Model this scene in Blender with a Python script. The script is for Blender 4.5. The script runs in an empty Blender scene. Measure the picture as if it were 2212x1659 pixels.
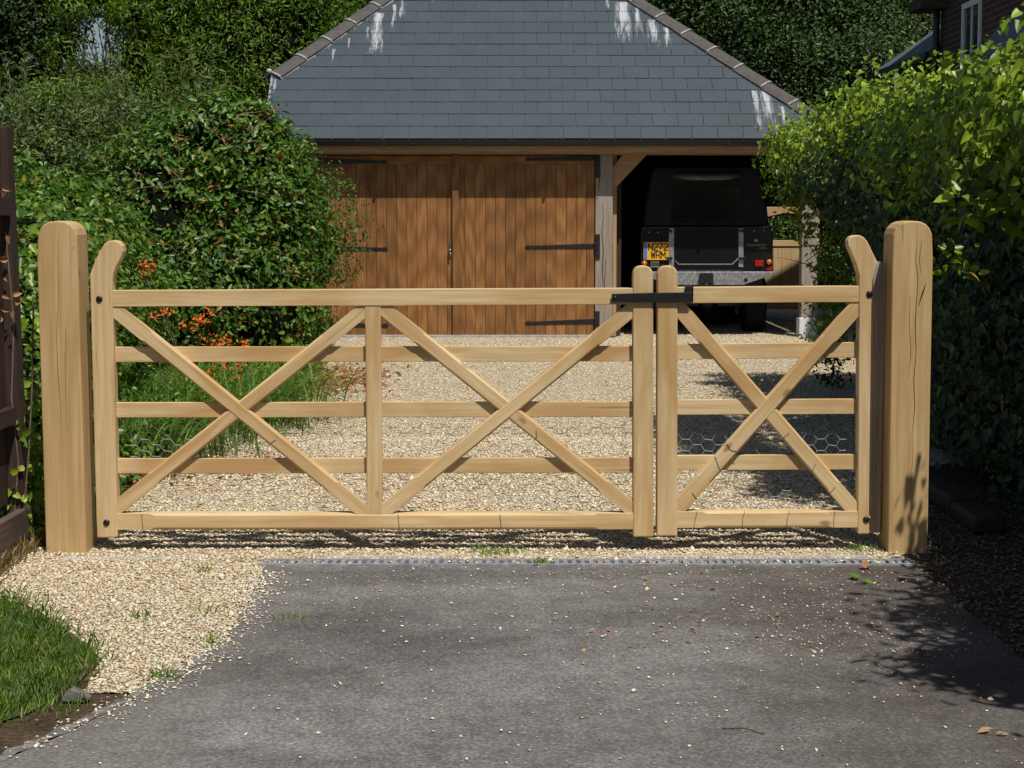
import bpy, math, random
import numpy as np
from mathutils import Vector, Matrix
R = math.radians
random.seed(7); RNG = np.random.default_rng(11)
SC = bpy.context.scene

# ------------------------------------------------------------------ camera, sky, sun, exposure
FPX, CX, CY, CAMH, PITCH = 4000.0, 1106.0, 829.5, 1.45, math.atan(364.5/4000.0)
cd = bpy.data.cameras.new("camera"); cam = bpy.data.objects.new("camera", cd)
SC.collection.objects.link(cam); SC.camera = cam
cam.location = (0, 0, CAMH); cam.rotation_euler = (R(90)-PITCH, 0, 0)
cd.sensor_width = 36; cd.lens = 36*FPX/2212; cd.clip_end = 2000; cd.clip_start = 0.1
SUN_EL, SUN_AZ = R(61.7), R(25)          # azimuth measured to the right of straight behind the camera
world = bpy.data.worlds.new("World"); SC.world = world; world.use_nodes = True
wn = world.node_tree; bg = wn.nodes["Background"]
sky = wn.nodes.new("ShaderNodeTexSky"); sky.sky_type = 'NISHITA'; sky.sun_disc = False
sky.sun_elevation = SUN_EL; sky.sun_rotation = math.pi - SUN_AZ
sky.air_density = 1.0; sky.dust_density = 1.0; sky.ozone_density = 1.0
wn.links.new(sky.outputs[0], bg.inputs[0]); bg.inputs[1].default_value = 0.062
sl = bpy.data.lights.new("sun", 'SUN'); sl.energy = 4.8; sl.angle = R(0.5); sl.color = (1.0, 0.95, 0.87)
so = bpy.data.objects.new("sun", sl); SC.collection.objects.link(so)
to_sun = Vector((math.cos(SUN_EL)*math.sin(SUN_AZ), -math.cos(SUN_EL)*math.cos(SUN_AZ), math.sin(SUN_EL)))
so.rotation_euler = to_sun.to_track_quat('Z', 'Y').to_euler(); so.location = (3, -5, 12)
SC.view_settings.view_transform = 'Standard'; SC.view_settings.look = 'None'
SC.view_settings.gamma = 1; SC.view_settings.exposure = 0.0
SC.render.engine = 'CYCLES'

# ------------------------------------------------------------------ measuring helpers (photo measurements -> metres)
def ray(x, y):
    u = (x-CX)/FPX; v = (CY-y)/FPX
    return u, math.cos(PITCH)+v*math.sin(PITCH), -math.sin(PITCH)+v*math.cos(PITCH)
def at(x, y, Y):
    a, b, c = ray(x, y); k = Y/b
    return (a*k, Y, CAMH+c*k)
def gd(x, y):
    a, b, c = ray(x, y); k = -CAMH/c
    return (a*k, b*k)
def xz(x, y, Y):
    p = at(x, y, Y); return (p[0], p[2])

# ------------------------------------------------------------------ object helpers
def tag(o, label=None, cat=None, group=None, kind=None):
    if label: o["label"] = label
    if cat: o["category"] = cat
    if group: o["group"] = group
    if kind: o["kind"] = kind
    return o
def empty(name, loc, label, cat, group=None):
    o = bpy.data.objects.new(name, None); SC.collection.objects.link(o); o.location = loc
    o.empty_display_size = 0.2
    return tag(o, label, cat, group)
def link(name, me, mat, parent=None, bevel=0, seg=2):
    o = bpy.data.objects.new(name, me); SC.collection.objects.link(o)
    for m in (mat if isinstance(mat, (list, tuple)) else [mat]): me.materials.append(m)
    if parent is not None:
        o.parent = parent
        L = Vector((0, 0, 0)); q = parent
        while q is not None: L += q.location; q = q.parent
        o.location = -L
    if bevel:
        b = o.modifiers.new("bevel", 'BEVEL'); b.width = bevel; b.segments = seg; b.limit_method = 'ANGLE'; b.angle_limit = R(35)
    return o

class MB:
    """collects solids; gc = grain coordinates (x runs along the grain)"""
    def __init__(s): s.v = []; s.f = []; s.g = []; s.sm = []
    def add(s, V, F, G=None, smooth=False):
        n = len(s.v); s.v += [tuple(p) for p in V]
        s.g += [tuple(p) for p in (G if G is not None else V)]
        s.f += [tuple(i+n for i in f) for f in F]; s.sm += [smooth]*len(F)
    def build(s, name, mat, parent=None, bevel=0, seg=2):
        me = bpy.data.meshes.new(name); me.from_pydata(s.v, [], s.f); me.update()
        a = me.attributes.new("gc", 'FLOAT_VECTOR', 'POINT')
        a.data.foreach_set("vector", np.array(s.g, dtype=np.float32).ravel())
        me.polygons.foreach_set("use_smooth", s.sm)
        return link(name, me, mat, parent, bevel, seg)
    def box(s, x0, x1, y0, y1, z0, z1, grain='x', off=None):
        o = off if off is not None else random.random()*50
        V = [(x, y, z) for x in (x0, x1) for y in (y0, y1) for z in (z0, z1)]
        if grain == 'z': G = [(z+o, x-x0+o*.37, y+o*.11) for x, y, z in V]
        elif grain == 'y': G = [(y+o, z+o*.37, x+o*.11) for x, y, z in V]
        else: G = [(x+o, z+o*.37, y+o*.11) for x, y, z in V]
        s.add(V, [(0, 1, 3, 2), (4, 6, 7, 5), (0, 4, 5, 1), (2, 3, 7, 6), (0, 2, 6, 4), (1, 5, 7, 3)], G); return s
    def prism(s, poly, y0, y1, grain='x', off=None):
        """poly in (x,z), extruded along y"""
        o = off if off is not None else random.random()*50
        a = sum(poly[i][0]*poly[(i+1) % len(poly)][1]-poly[(i+1) % len(poly)][0]*poly[i][1] for i in range(len(poly)))
        if a < 0: poly = poly[::-1]
        n = len(poly)
        V = [(x, y0, z) for x, z in poly]+[(x, y1, z) for x, z in poly]
        F = [tuple(range(n)), tuple(range(2*n-1, n-1, -1))]+[(i, i+n, (i+1) % n+n, (i+1) % n) for i in range(n)]
        if grain == 'z': G = [(z+o, x+o*.37, y+o*.11) for x, y, z in V]
        else: G = [(x+o, z+o*.37, y+o*.11) for x, y, z in V]
        s.add(V, F, G); return s
    def tube(s, pts, r, n=8, cap=True):
        pts = [Vector(p) for p in pts]; rr = r if isinstance(r, (list, tuple)) else [r]*len(pts)
        V = []; F = []; G = []; L = 0; o = random.random()*50
        up = Vector((0, 0, 1)); prev = None
        for i, p in enumerate(pts):
            d = (pts[min(i+1, len(pts)-1)]-pts[max(i-1, 0)]).normalized()
            a = d.cross(up if abs(d.z) < .9 else Vector((1, 0, 0))).normalized() if prev is None else (prev-d*prev.dot(d)).normalized()
            prev = a; b = d.cross(a)
            if i: L += (p-pts[i-1]).length
            for k in range(n):
                t = 2*math.pi*k/n; V.append(p+(a*math.cos(t)+b*math.sin(t))*rr[i]); G.append((L+o, rr[i]*math.cos(t), rr[i]*math.sin(t)+o))
        for i in range(len(pts)-1):
            for k in range(n): F.append((i*n+k, i*n+(k+1) % n, (i+1)*n+(k+1) % n, (i+1)*n+k))
        if cap: F += [tuple(range(n-1, -1, -1)), tuple((len(pts)-1)*n+k for k in range(n))]
        s.add(V, F, G, smooth=n > 5); return s
    def beam(s, p0, p1, w, yf, th, c=0.0, a=0.1, e=0.02):
        """timber from p0 to p1 (x,z points of its centre line), width w, front face at y=yf, stop-chamfered by c between the ends"""
        o = random.random()*50
        p0 = Vector((p0[0], 0, p0[1])); p1 = Vector((p1[0], 0, p1[1])); L = (p1-p0).length; d = (p1-p0)/L; q = Vector((-d.z, 0, d.x))
        T = [0, a, a+e, L-a-e, L-a, L] if c else [0, L]; CC = [.0015, .0015, c, c, .0015, .0015] if c else [.002]*2
        V = []; F = []; G = []
        for t, k in zip(T, CC):
            for (u, y) in ((-w/2+k, 0), (w/2-k, 0), (w/2, k), (w/2, th-.002), (-w/2, th-.002), (-w/2, k)):
                P = p0+d*t+q*u; V.append((P.x, yf+y, P.z)); G.append((t+o, u+o*.37, y+o*.11))
        n = 6
        for i in range(len(T)-1):
            for k in range(n): F.append((i*n+k, (i+1)*n+k, (i+1)*n+(k+1) % n, i*n+(k+1) % n))
        F += [tuple(range(n)), tuple((len(T)-1)*n+k for k in range(n-1, -1, -1))]
        s.add(V, F, G); return s
    def ball(s, c, r, n=12, m=8, sc=(1, 1, 1)):
        V = []; F = []
        for j in range(m+1):
            t = math.pi*j/m
            for i in range(n):
                a = 2*math.pi*i/n; V.append((c[0]+r*sc[0]*math.sin(t)*math.cos(a), c[1]+r*sc[1]*math.sin(t)*math.sin(a), c[2]+r*sc[2]*math.cos(t)))
        for j in range(m):
            for i in range(n): F.append((j*n+i, (j+1)*n+i, (j+1)*n+(i+1) % n, j*n+(i+1) % n))
        s.add(V, F, None, True); return s
    def cyl_y(s, cx, cz, r, y0, y1, n=20, r1=None):
        r1 = r if r1 is None else r1
        V = [(cx+r*math.cos(2*math.pi*k/n), y0, cz+r*math.sin(2*math.pi*k/n)) for k in range(n)]+[(cx+r1*math.cos(2*math.pi*k/n), y1, cz+r1*math.sin(2*math.pi*k/n)) for k in range(n)]
        F = [tuple(range(n)), tuple(range(2*n-1, n-1, -1))]+[(i, i+n, (i+1) % n+n, (i+1) % n) for i in range(n)]
        s.add(V, F); return s
    def cyl_x(s, y, z, r, x0, x1, n=24):
        V = [(x0, y+r*math.cos(2*math.pi*k/n), z+r*math.sin(2*math.pi*k/n)) for k in range(n)]+[(x1, y+r*math.cos(2*math.pi*k/n), z+r*math.sin(2*math.pi*k/n)) for k in range(n)]
        F = [tuple(range(n-1, -1, -1)), tuple(range(n, 2*n))]+[(i, (i+1) % n, (i+1) % n+n, i+n) for i in range(n)]
        s.add(V, F); return s

def np_mesh(name, V, F, mat, parent=None):
    """V (n,3); F (m,k) faces, all of k corners"""
    me = bpy.data.meshes.new(name); k = F.shape[1]
    me.vertices.add(len(V)); me.vertices.foreach_set("co", np.ascontiguousarray(V, dtype=np.float32).ravel())
    me.loops.add(F.size); me.loops.foreach_set("vertex_index", np.ascontiguousarray(F, dtype=np.int32).ravel())
    me.polygons.add(len(F)); me.polygons.foreach_set("loop_start", np.arange(0, F.size, k, dtype=np.int32))
    me.update(calc_edges=True)
    return link(name, me, mat, parent)
def unit(A): return A/np.maximum(np.linalg.norm(A, axis=1, keepdims=True), 1e-9)
def leaf_arrays(P, N, L, asp=.5, fold=.25, droop=.2, T=None, sh=(.3, .48, .68, .36)):
    """one folded six-point leaf per row of P: two quads either side of the midrib"""
    n = len(P); N = unit(N)
    if T is None: T = RNG.normal(size=(n, 3))
    T = unit(T-N*np.sum(T*N, axis=1, keepdims=True)); B = np.cross(N, T)
    L = (np.ones(n)*L)[:, None]; W = L*asp*RNG.uniform(.8, 1.2, (n, 1)); f = fold*W
    b = P; tip = P+T*L-N*L*droop
    l1 = P+T*L*sh[0]+B*W*sh[1]+N*f*.6; r1 = P+T*L*sh[0]-B*W*sh[1]+N*f*.6
    l2 = P+T*L*sh[2]+B*W*sh[3]+N*(f*.5-L*droop*.4); r2 = P+T*L*sh[2]-B*W*sh[3]+N*(f*.5-L*droop*.4)
    V = np.stack([b, l1, l2, tip, r2, r1], axis=1).reshape(-1, 3)
    k = np.arange(n)[:, None]*6
    F = np.concatenate([k+np.array([[0, 3, 2, 1]]), k+np.array([[0, 5, 4, 3]])])
    return V, F
def clumps(blobs, ncl, per, spread, up=.35, rlo=.72, rhi=1.06, cut=None, bough=0):
    """leaf points and normals in small clumps over lumpy ellipsoids (cx,cy,cz,rx,ry,rz)"""
    w = np.array([b[3]*b[5]+b[4]*b[5]+b[3]*b[4] for b in blobs]); w = w/w.sum()
    Ps = []; Ns = []
    for b, q in zip(blobs, w):
        k = max(3, int(ncl*q)); d = unit(RNG.normal(size=(k, 3)))
        if bough:
            nb = max(4, int(k/bough)); bd = unit(RNG.normal(size=(nb, 3))); d = unit(bd[RNG.integers(0, nb, k)]+RNG.normal(0, .16, (k, 3)))
        c = np.array(b[:3])+d*np.array(b[3:6])*RNG.uniform(rlo, rhi, (k, 1))
        c = np.repeat(c, per, axis=0); dd = np.repeat(d, per, axis=0)
        g = RNG.normal(size=(len(c), 3)); sp = np.repeat(RNG.uniform(.5, 1.4, (k, 1)), per, axis=0)
        P = c+g*spread*sp*np.array([1, 1, .7]); Ps.append(P)
        Ns.append(dd*.7+g*.35+np.array([0, -.1, up])+RNG.normal(size=(len(c), 3))*.55)
    P = np.concatenate(Ps); N = np.concatenate(Ns)
    keep = P[:, 2] > .02
    if cut is not None: keep &= cut(P)
    return P[keep], N[keep]
def lumpy(name, blobs, k, mat, parent, zmin=0.0, amp=.12):
    mb = MB(); base = [None]
    for b in blobs:
        n, m = 18, 12; V = []; F = []; ph = random.random()*9
        for j in range(m+1):
            t = math.pi*j/m
            for i in range(n):
                a = 2*math.pi*i/n; rr = k*(1+amp*math.sin(3*a+ph)*math.sin(2*t)+amp*.6*math.sin(5*a-ph*2+3*t))
                V.append((b[0]+b[3]*rr*math.sin(t)*math.cos(a), b[1]+b[4]*rr*math.sin(t)*math.sin(a), max(zmin, b[2]+b[5]*rr*math.cos(t))))
        for j in range(m):
            for i in range(n): F.append((j*n+i, (j+1)*n+i, (j+1)*n+(i+1) % n, j*n+(i+1) % n))
        mb.add(V, F, None, True)
    return mb.build(name, mat, parent)

# ------------------------------------------------------------------ materials
def newmat(name, rough=.6, spec=.5, metal=0):
    m = bpy.data.materials.new(name); m.use_nodes = True; nt = m.node_tree; p = nt.nodes["Principled BSDF"]
    p.inputs["Roughness"].default_value = rough; p.inputs["Metallic"].default_value = metal
    p.inputs["Specular IOR Level"].default_value = spec
    return m, nt, p
def N(nt, t, **kw):
    n = nt.nodes.new("ShaderNode"+t)
    for k, v in kw.items():
        if hasattr(n, k): setattr(n, k, v)
        else: n.inputs[k.replace('_', ' ')].default_value = v
    return n
def plain(name, col, rough=.6, spec=.5, metal=0, var=.12, scale=12, bump=0.0):
    m, nt, p = newmat(name, rough, spec, metal)
    tc = N(nt, "TexCoord"); no = N(nt, "TexNoise", Scale=scale, Detail=6.0); nt.links.new(tc.outputs["Object"], no.inputs["Vector"])
    r = ramp(nt, no.outputs["Fac"], [(.3, tuple(c*(1-var) for c in col)), (.7, tuple(min(1, c*(1+var)) for c in col))])
    nt.links.new(r.outputs[0], p.inputs["Base Color"])
    if bump: addbump(nt, p, no.outputs["Fac"], bump)
    return m
def ramp(nt, src, stops, interp='LINEAR'):
    r = nt.nodes.new("ShaderNodeValToRGB"); cr = r.color_ramp; cr.interpolation = interp
    while len(cr.elements) < len(stops): cr.elements.new(.5)
    for e, (pos, c) in zip(cr.elements, stops):
        e.position = pos; e.color = (c[0], c[1], c[2], 1) if isinstance(c, (tuple, list)) else (c, c, c, 1)
    nt.links.new(src, r.inputs[0]); return r
def addbump(nt, p, src, strength, dist=.01):
    b = nt.nodes.new("ShaderNodeBump"); b.inputs["Strength"].default_value = strength; b.inputs["Distance"].default_value = dist
    nt.links.new(src, b.inputs["Height"]); nt.links.new(b.outputs[0], p.inputs["Normal"]); return b
def mixc(nt, fac, a, b, mode='MIX'):
    m = nt.nodes.new("ShaderNodeMix"); m.data_type = 'RGBA'; m.blend_type = mode
    for sock, v in ((m.inputs[0], fac), (m.inputs[6], a), (m.inputs[7], b)):
        if hasattr(v, "links"): nt.links.new(v, sock)
        elif isinstance(v, tuple): sock.default_value = (v[0], v[1], v[2], 1)
        else: sock.default_value = v
    return m.outputs[2]
def mathn(nt, op, a, b=None, c=None):
    m = nt.nodes.new("ShaderNodeMath"); m.operation = op
    for i, v in enumerate((a, b, c)):
        if v is None: continue
        if hasattr(v, "links"): nt.links.new(v, m.inputs[i])
        else: m.inputs[i].default_value = v
    return m.outputs[0]
def scaled(nt, src, s):
    m = nt.nodes.new("ShaderNodeMapping"); m.inputs["Scale"].default_value = s; nt.links.new(src, m.inputs[0]); return m.outputs[0]

def wood(name, lo, mid, hi, rough=.65, crack=.5, patch=.5, dirt=None, grainscale=1.0, rings=0.0, crackcol=(.05, .03, .015), knots=True, isl=.05):
    m, nt, p = newmat(name, rough, .25)
    at_ = N(nt, "Attribute", attribute_name="gc"); v = at_.outputs["Vector"]
    n1 = N(nt, "TexNoise", Scale=1.0, Detail=8.0, Roughness=.62); nt.links.new(scaled(nt, v, (2.2*grainscale, 55*grainscale, 55*grainscale)), n1.inputs["Vector"])
    n2 = N(nt, "TexNoise", Scale=1.0, Detail=4.0, Distortion=.6); nt.links.new(scaled(nt, v, (1.6, 7, 7)), n2.inputs["Vector"])
    base = ramp(nt, n1.outputs["Fac"], [(.3, lo), (.5, mid), (.72, hi)]).outputs[0]
    if rings:
        wv = N(nt, "TexWave", Scale=1.0, Distortion=7.0, Detail=4.0); wv.inputs["Detail Scale"].default_value = .9
        nt.links.new(scaled(nt, v, (.7, 11, 11)), wv.inputs["Vector"])
        base = mixc(nt, mathn(nt, 'MULTIPLY', wv.outputs["Fac"], rings), base, tuple(c*.5 for c in lo))
    pf = ramp(nt, n2.outputs["Fac"], [(.42, 0.0), (.68, patch)]).outputs[0]
    base = mixc(nt, pf, base, (lo[0]*.92, lo[1]*.78, lo[2]*.62))
    n3 = N(nt, "TexNoise", Scale=1.0, Detail=3.0); nt.links.new(scaled(nt, v, (1.4, 40, 40)), n3.inputs["Vector"])
    ck = ramp(nt, n3.outputs["Fac"], [(.665, 0.0), (.70, crack)]).outputs[0]
    base = mixc(nt, ck, base, crackcol)
    if knots:
        vo = N(nt, "TexVoronoi", Scale=1.0); nt.links.new(scaled(nt, v, (3.1, 6.5, 6.5)), vo.inputs["Vector"])
        kn = ramp(nt, vo.outputs["Distance"], [(.04, .8), (.10, 0.0)]).outputs[0]
        base = mixc(nt, kn, base, (lo[0]*.45, lo[1]*.36, lo[2]*.28))
    if dirt:
        n4 = N(nt, "TexNoise", Scale=3.0, Detail=5.0); nt.links.new(v, n4.inputs["Vector"])
        base = mixc(nt, ramp(nt, n4.outputs["Fac"], [(.45, 0.0), (.75, .5)]).outputs[0], base, dirt)
    gi = N(nt, "NewGeometry"); base = mixc(nt, 1.0, base, ramp(nt, gi.outputs["Random Per Island"], [(0, 1-isl), (.5, 1.0), (1, 1+isl)]).outputs[0], 'MULTIPLY')
    nt.links.new(base, p.inputs["Base Color"]); addbump(nt, p, n1.outputs["Fac"], .25, .004)
    return m

def leafmat(name, stops, rough=.45, trans=.3, tint=(1.3, 1.35, .5), spec=.35, big=None):
    m, nt, p = newmat(name, rough, spec)
    g = N(nt, "NewGeometry"); r = ramp(nt, g.outputs["Random Per Island"], stops)
    tc = N(nt, "TexCoord"); no = N(nt, "TexNoise", Scale=1.3, Detail=3.0); nt.links.new(tc.outputs["Object"], no.inputs["Vector"])
    hue = ramp(nt, no.outputs["Fac"], [(.35, (.8, .85, .9)), (.65, (1.2, 1.12, .9))])
    col = mixc(nt, 1.0, r.outputs[0], hue.outputs[0], 'MULTIPLY')
    nt.links.new(col, p.inputs["Base Color"])
    if trans:
        tr = N(nt, "BsdfTranslucent"); nt.links.new(mixc(nt, 1.0, col, tint, 'MULTIPLY'), tr.inputs[0])
        mx = N(nt, "MixShader"); mx.inputs[0].default_value = trans
        nt.links.new(p.outputs[0], mx.inputs[1]); nt.links.new(tr.outputs[0], mx.inputs[2])
        nt.links.new(mx.outputs[0], nt.nodes["Material Output"].inputs[0])
    return m

M = {}
M['oak'] = wood("fresh_oak", (.49, .345, .170), (.60, .44, .235), (.68, .525, .31), crack=.40, patch=.95, isl=.07, dirt=None)
M['oak_gold'] = wood("golden_oak_post", (.42, .28, .125), (.52, .36, .175), (.59, .43, .23), crack=.45, patch=.5)
M['door'] = wood("stained_door_boards", (.20, .091, .031), (.285, .134, .046), (.36, .178, .068), rough=.5, crack=.25, patch=.3, rings=.5, crackcol=(.06, .025, .01), knots=False, isl=.22)
M['oak_grey'] = wood("shaded_grey_oak", (.23, .19, .155), (.32, .275, .235), (.40, .35, .30), crack=.85, patch=.3, crackcol=(.02, .015, .012))
M['oak_tan'] = wood("tan_frame_oak", (.34, .21, .11), (.42, .27, .15), (.48, .32, .19), crack=.4, patch=.4)
M['fence'] = wood("dark_brown_fence", (.030, .018, .014), (.045, .028, .022), (.065, .042, .034), crack=.6, patch=.2, crackcol=(.005, .004, .003), knots=False)
M['iron'] = plain("black_iron", (.012, .012, .013), .42, .5, 0, .3, 40, .15)
M['iron_gloss'] = plain("black_painted_latch", (.010, .010, .012), .28, .5, 0, .3, 30, .1)
M['bolt'] = plain("dark_bolt", (.03, .028, .035), .35, .5, .6)
M['gutter'] = plain("black_gutter", (.010, .010, .011), .45)
M['concrete'] = plain("pale_concrete", (.36, .35, .33), .9, .2, 0, .25, 18, .4)
M['grate'] = plain("galvanised_drain_grate", (.27, .28, .30), .5, .5, .2, .3, 25, .2)
M['hole'] = plain("drain_dark", (.006, .006, .006), .9)
M['brick'] = None
M['core'] = plain("foliage_core_shade", (.005, .007, .003), .95, .05, 0, .5, 9)  # near-black solid cores: shade inside the foliage put into the colour
M['bark'] = plain("tree_bark", (.07, .055, .04), .9, .1, 0, .4, 8, .8)
M['twig'] = plain("bare_twig", (.17, .12, .08), .8, .2, 0, .3, 20)
M['wire'] = plain("galvanised_wire", (.36, .37, .38), .5, .5, 0, .05)
M['rustwire'] = plain("tie_wire_dark", (.05, .045, .04), .5)

L = M
L['shrub'] = leafmat("shrub_leaves", [(0, (.034, .088, .010)), (.35, (.055, .135, .014)), (.7, (.085, .175, .02)), (.88, (.14, .22, .03)), (.95, (.22, .16, .03)), (1, (.25, .07, .02))], rough=.40, trans=.22)
L['small'] = leafmat("fine_shrub_leaves", [(0, (.06, .09, .015)), (.5, (.11, .13, .02)), (.8, (.16, .12, .025)), (1, (.20, .07, .02))], rough=.45, trans=.25)
L['laurel'] = leafmat("laurel_leaves", [(0, (.035, .09, .012)), (.4, (.065, .15, .018)), (.8, (.12, .22, .028)), (.96, (.20, .26, .04)), (1, (.3, .2, .05))], rough=.40, trans=.28)
L['wild'] = leafmat("wild_hedge_leaves", [(0, (.04, .08, .012)), (.5, (.07, .135, .018)), (.8, (.12, .16, .035)), (.95, (.12, .15, .07)), (1, (.16, .08, .03))], rough=.5, trans=.25)
L['willow'] = leafmat("grey_green_leaves", [(0, (.07, .12, .03)), (.6, (.11, .17, .05)), (1, (.18, .23, .09))], rough=.5, trans=.25)
L['ash'] = leafmat("ash_tree_leaves", [(0, (.05, .10, .008)), (.45, (.085, .165, .012)), (.85, (.14, .24, .02)), (1, (.18, .28, .03))], rough=.42, trans=.3)
L['dark'] = leafmat("dark_tree_leaves", [(0, (.016, .040, .008)), (.5, (.032, .070, .011)), (.9, (.055, .105, .016)), (1, (.08, .13, .03))], rough=.48, trans=.2)
L['greytree'] = leafmat("pale_tree_leaves", [(0, (.03, .055, .022)), (.6, (.055, .085, .035)), (1, (.10, .13, .06))], rough=.35, trans=.2)
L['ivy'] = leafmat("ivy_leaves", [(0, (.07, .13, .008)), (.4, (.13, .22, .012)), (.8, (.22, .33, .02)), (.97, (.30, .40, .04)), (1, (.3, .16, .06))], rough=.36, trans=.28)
L['ivy_shaded'] = leafmat("shaded_ivy_leaves", [(0, (.014, .032, .006)), (.5, (.024, .052, .009)), (.9, (.04, .08, .012)), (1, (.10, .16, .02))], rough=.42, trans=.10)  # darker copy of the ivy: shade of the hedge face put into the colour
L['dryleaf'] = leafmat("dry_leaves", [(0, (.20, .08, .03)), (.5, (.32, .15, .07)), (1, (.50, .30, .15))], rough=.6, trans=.2, tint=(1.1, 1, .8))
L['grass'] = leafmat("grass_blades", [(0, (.08, .18, .022)), (.45, (.145, .30, .035)), (.75, (.23, .38, .06)), (.86, (.36, .34, .16)), (1, (.48, .42, .24))], rough=.45, trans=.35)
L['croc'] = leafmat("crocosmia_leaves", [(0, (.06, .14, .02)), (.6, (.11, .22, .035)), (1, (.22, .27, .07))], rough=.38, trans=.3)
L['flower'] = leafmat("orange_flower_petals", [(0, (.72, .06, .01)), (.6, (.80, .12, .012)), (1, (.85, .25, .02))], rough=.5, trans=.3, tint=(1.1, .8, .5))

# stones
def stonemat(name, dim=1.0):
    m, nt, p = newmat(name, .75, .3)
    g = N(nt, "NewGeometry")
    r = ramp(nt, g.outputs["Random Per Island"], [(0, (.30, .24, .16)), (.08, (.54, .42, .27)), (.25, (.68, .58, .41)), (.48, (.76, .69, .53)), (.78, (.83, .78, .65)), (.88, (.42, .40, .37)), (.95, (.58, .40, .24)), (1, (.88, .84, .74))])
    nt.links.new(mixc(nt, 1.0, r.outputs[0], (dim, dim*.955, dim*.87), 'MULTIPLY') if dim != 1.0 else r.outputs[0], p.inputs["Base Color"]); return m
M['stone'] = stonemat("gravel_stones"); M['stone_pale'] = stonemat("pale_gravel_stones", .95); M['stone_tan'] = stonemat("tan_gravel_stones", .86)
def gravel_sheet():
    m, nt, p = newmat("gravel_bed", .85, .2)
    tc = N(nt, "TexCoord"); vo = N(nt, "TexVoronoi", Scale=48.0); nt.links.new(tc.outputs["Object"], vo.inputs["Vector"])
    r = ramp(nt, mathn(nt, 'FRACT', mathn(nt, 'MULTIPLY', N_sep(nt, vo.outputs["Color"]), 1.0)), [(0, (.34, .27, .18)), (.25, (.56, .44, .28)), (.6, (.70, .61, .44)), (.9, (.78, .71, .56)), (1, (.35, .33, .3))])
    d = ramp(nt, vo.outputs["Distance"], [(.2, 1.0), (.65, .5)])
    nt.links.new(mixc(nt, 1.0, r.outputs[0], d.outputs[0], 'MULTIPLY'), p.inputs["Base Color"])
    b = addbump(nt, p, vo.outputs["Distance"], .8, .012); b.invert = True
    return m
def N_sep(nt, src):
    s = nt.nodes.new("ShaderNodeSeparateColor"); nt.links.new(src, s.inputs[0]); return s.outputs[0]
M['gravel'] = gravel_sheet()
def tarmac():
    m, nt, p = newmat("worn_tarmac", .85, .25)
    tc = N(nt, "TexCoord"); v = tc.outputs["Object"]
    n0 = N(nt, "TexNoise", Scale=.9, Detail=6.0, Roughness=.6, Distortion=.4); nt.links.new(scaled(nt, v, (.8, 1.5, 1)), n0.inputs["Vector"])
    n1 = N(nt, "TexNoise", Scale=7.0, Detail=9.0, Roughness=.7); nt.links.new(v, n1.inputs["Vector"])
    n2 = N(nt, "TexNoise", Scale=110.0, Detail=3.0, Roughness=.7); nt.links.new(v, n2.inputs["Vector"])
    vo = N(nt, "TexVoronoi", Scale=130.0); nt.links.new(v, vo.inputs["Vector"])
    a = ramp(nt, n0.outputs["Fac"], [(.34, (.100, .094, .088)), (.50, (.148, .141, .134)), (.66, (.195, .188, .180))]).outputs[0]
    b = ramp(nt, n1.outputs["Fac"], [(.3, .72), (.5, 1.0), (.72, 1.25)]).outputs[0]
    c = mixc(nt, 1.0, a, b, 'MULTIPLY')
    c = mixc(nt, 1.0, c, ramp(nt, n2.outputs["Fac"], [(.32, .6), (.5, 1.0), (.68, 1.6)]).outputs[0], 'MULTIPLY')
    ag = ramp(nt, N_sep(nt, vo.outputs["Color"]), [(.965, 0.0), (.975, .4)]).outputs[0]
    c = mixc(nt, ag, c, (.30, .28, .25))
    sx = nt.nodes.new("ShaderNodeSeparateXYZ"); nt.links.new(v, sx.inputs[0])
    # brown silt washed against the drain and on the right hand side
    nb = N(nt, "TexNoise", Scale=2.3, Detail=6.0, Roughness=.65); nt.links.new(v, nb.inputs["Vector"])
    e1 = mathn(nt, 'SUBTRACT', sx.outputs[0], .25); e1 = mathn(nt, 'MULTIPLY', e1, .35)
    e = mathn(nt, 'ADD', nb.outputs["Fac"], e1)
    c = mixc(nt, ramp(nt, e, [(.50, 0.0), (1.0, .75)]).outputs[0], c, (.060, .046, .036))
    # pale dust washed off the gravel along the left edge
    e2 = mathn(nt, 'MULTIPLY', mathn(nt, 'SUBTRACT', -.72, sx.outputs[0]), 1.1); e2 = mathn(nt, 'ADD', e2, mathn(nt, 'MULTIPLY', nb.outputs["Fac"], .9))
    c = mixc(nt, ramp(nt, e2, [(.45, 0.0), (.95, .45)]).outputs[0], c, (.19, .175, .15))
    vc = N(nt, "TexVoronoi", Scale=62.0); nt.links.new(v, vc.inputs["Vector"])
    c = mixc(nt, 1.0, c, ramp(nt, vc.outputs["Distance"], [(.1, 1.18), (.6, .78)]).outputs[0], 'MULTIPLY')
    nt.links.new(c, p.inputs["Base Color"]); addbump(nt, p, n2.outputs["Fac"], .5, .006)
    return m
M['tarmac'] = tarmac()
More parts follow.
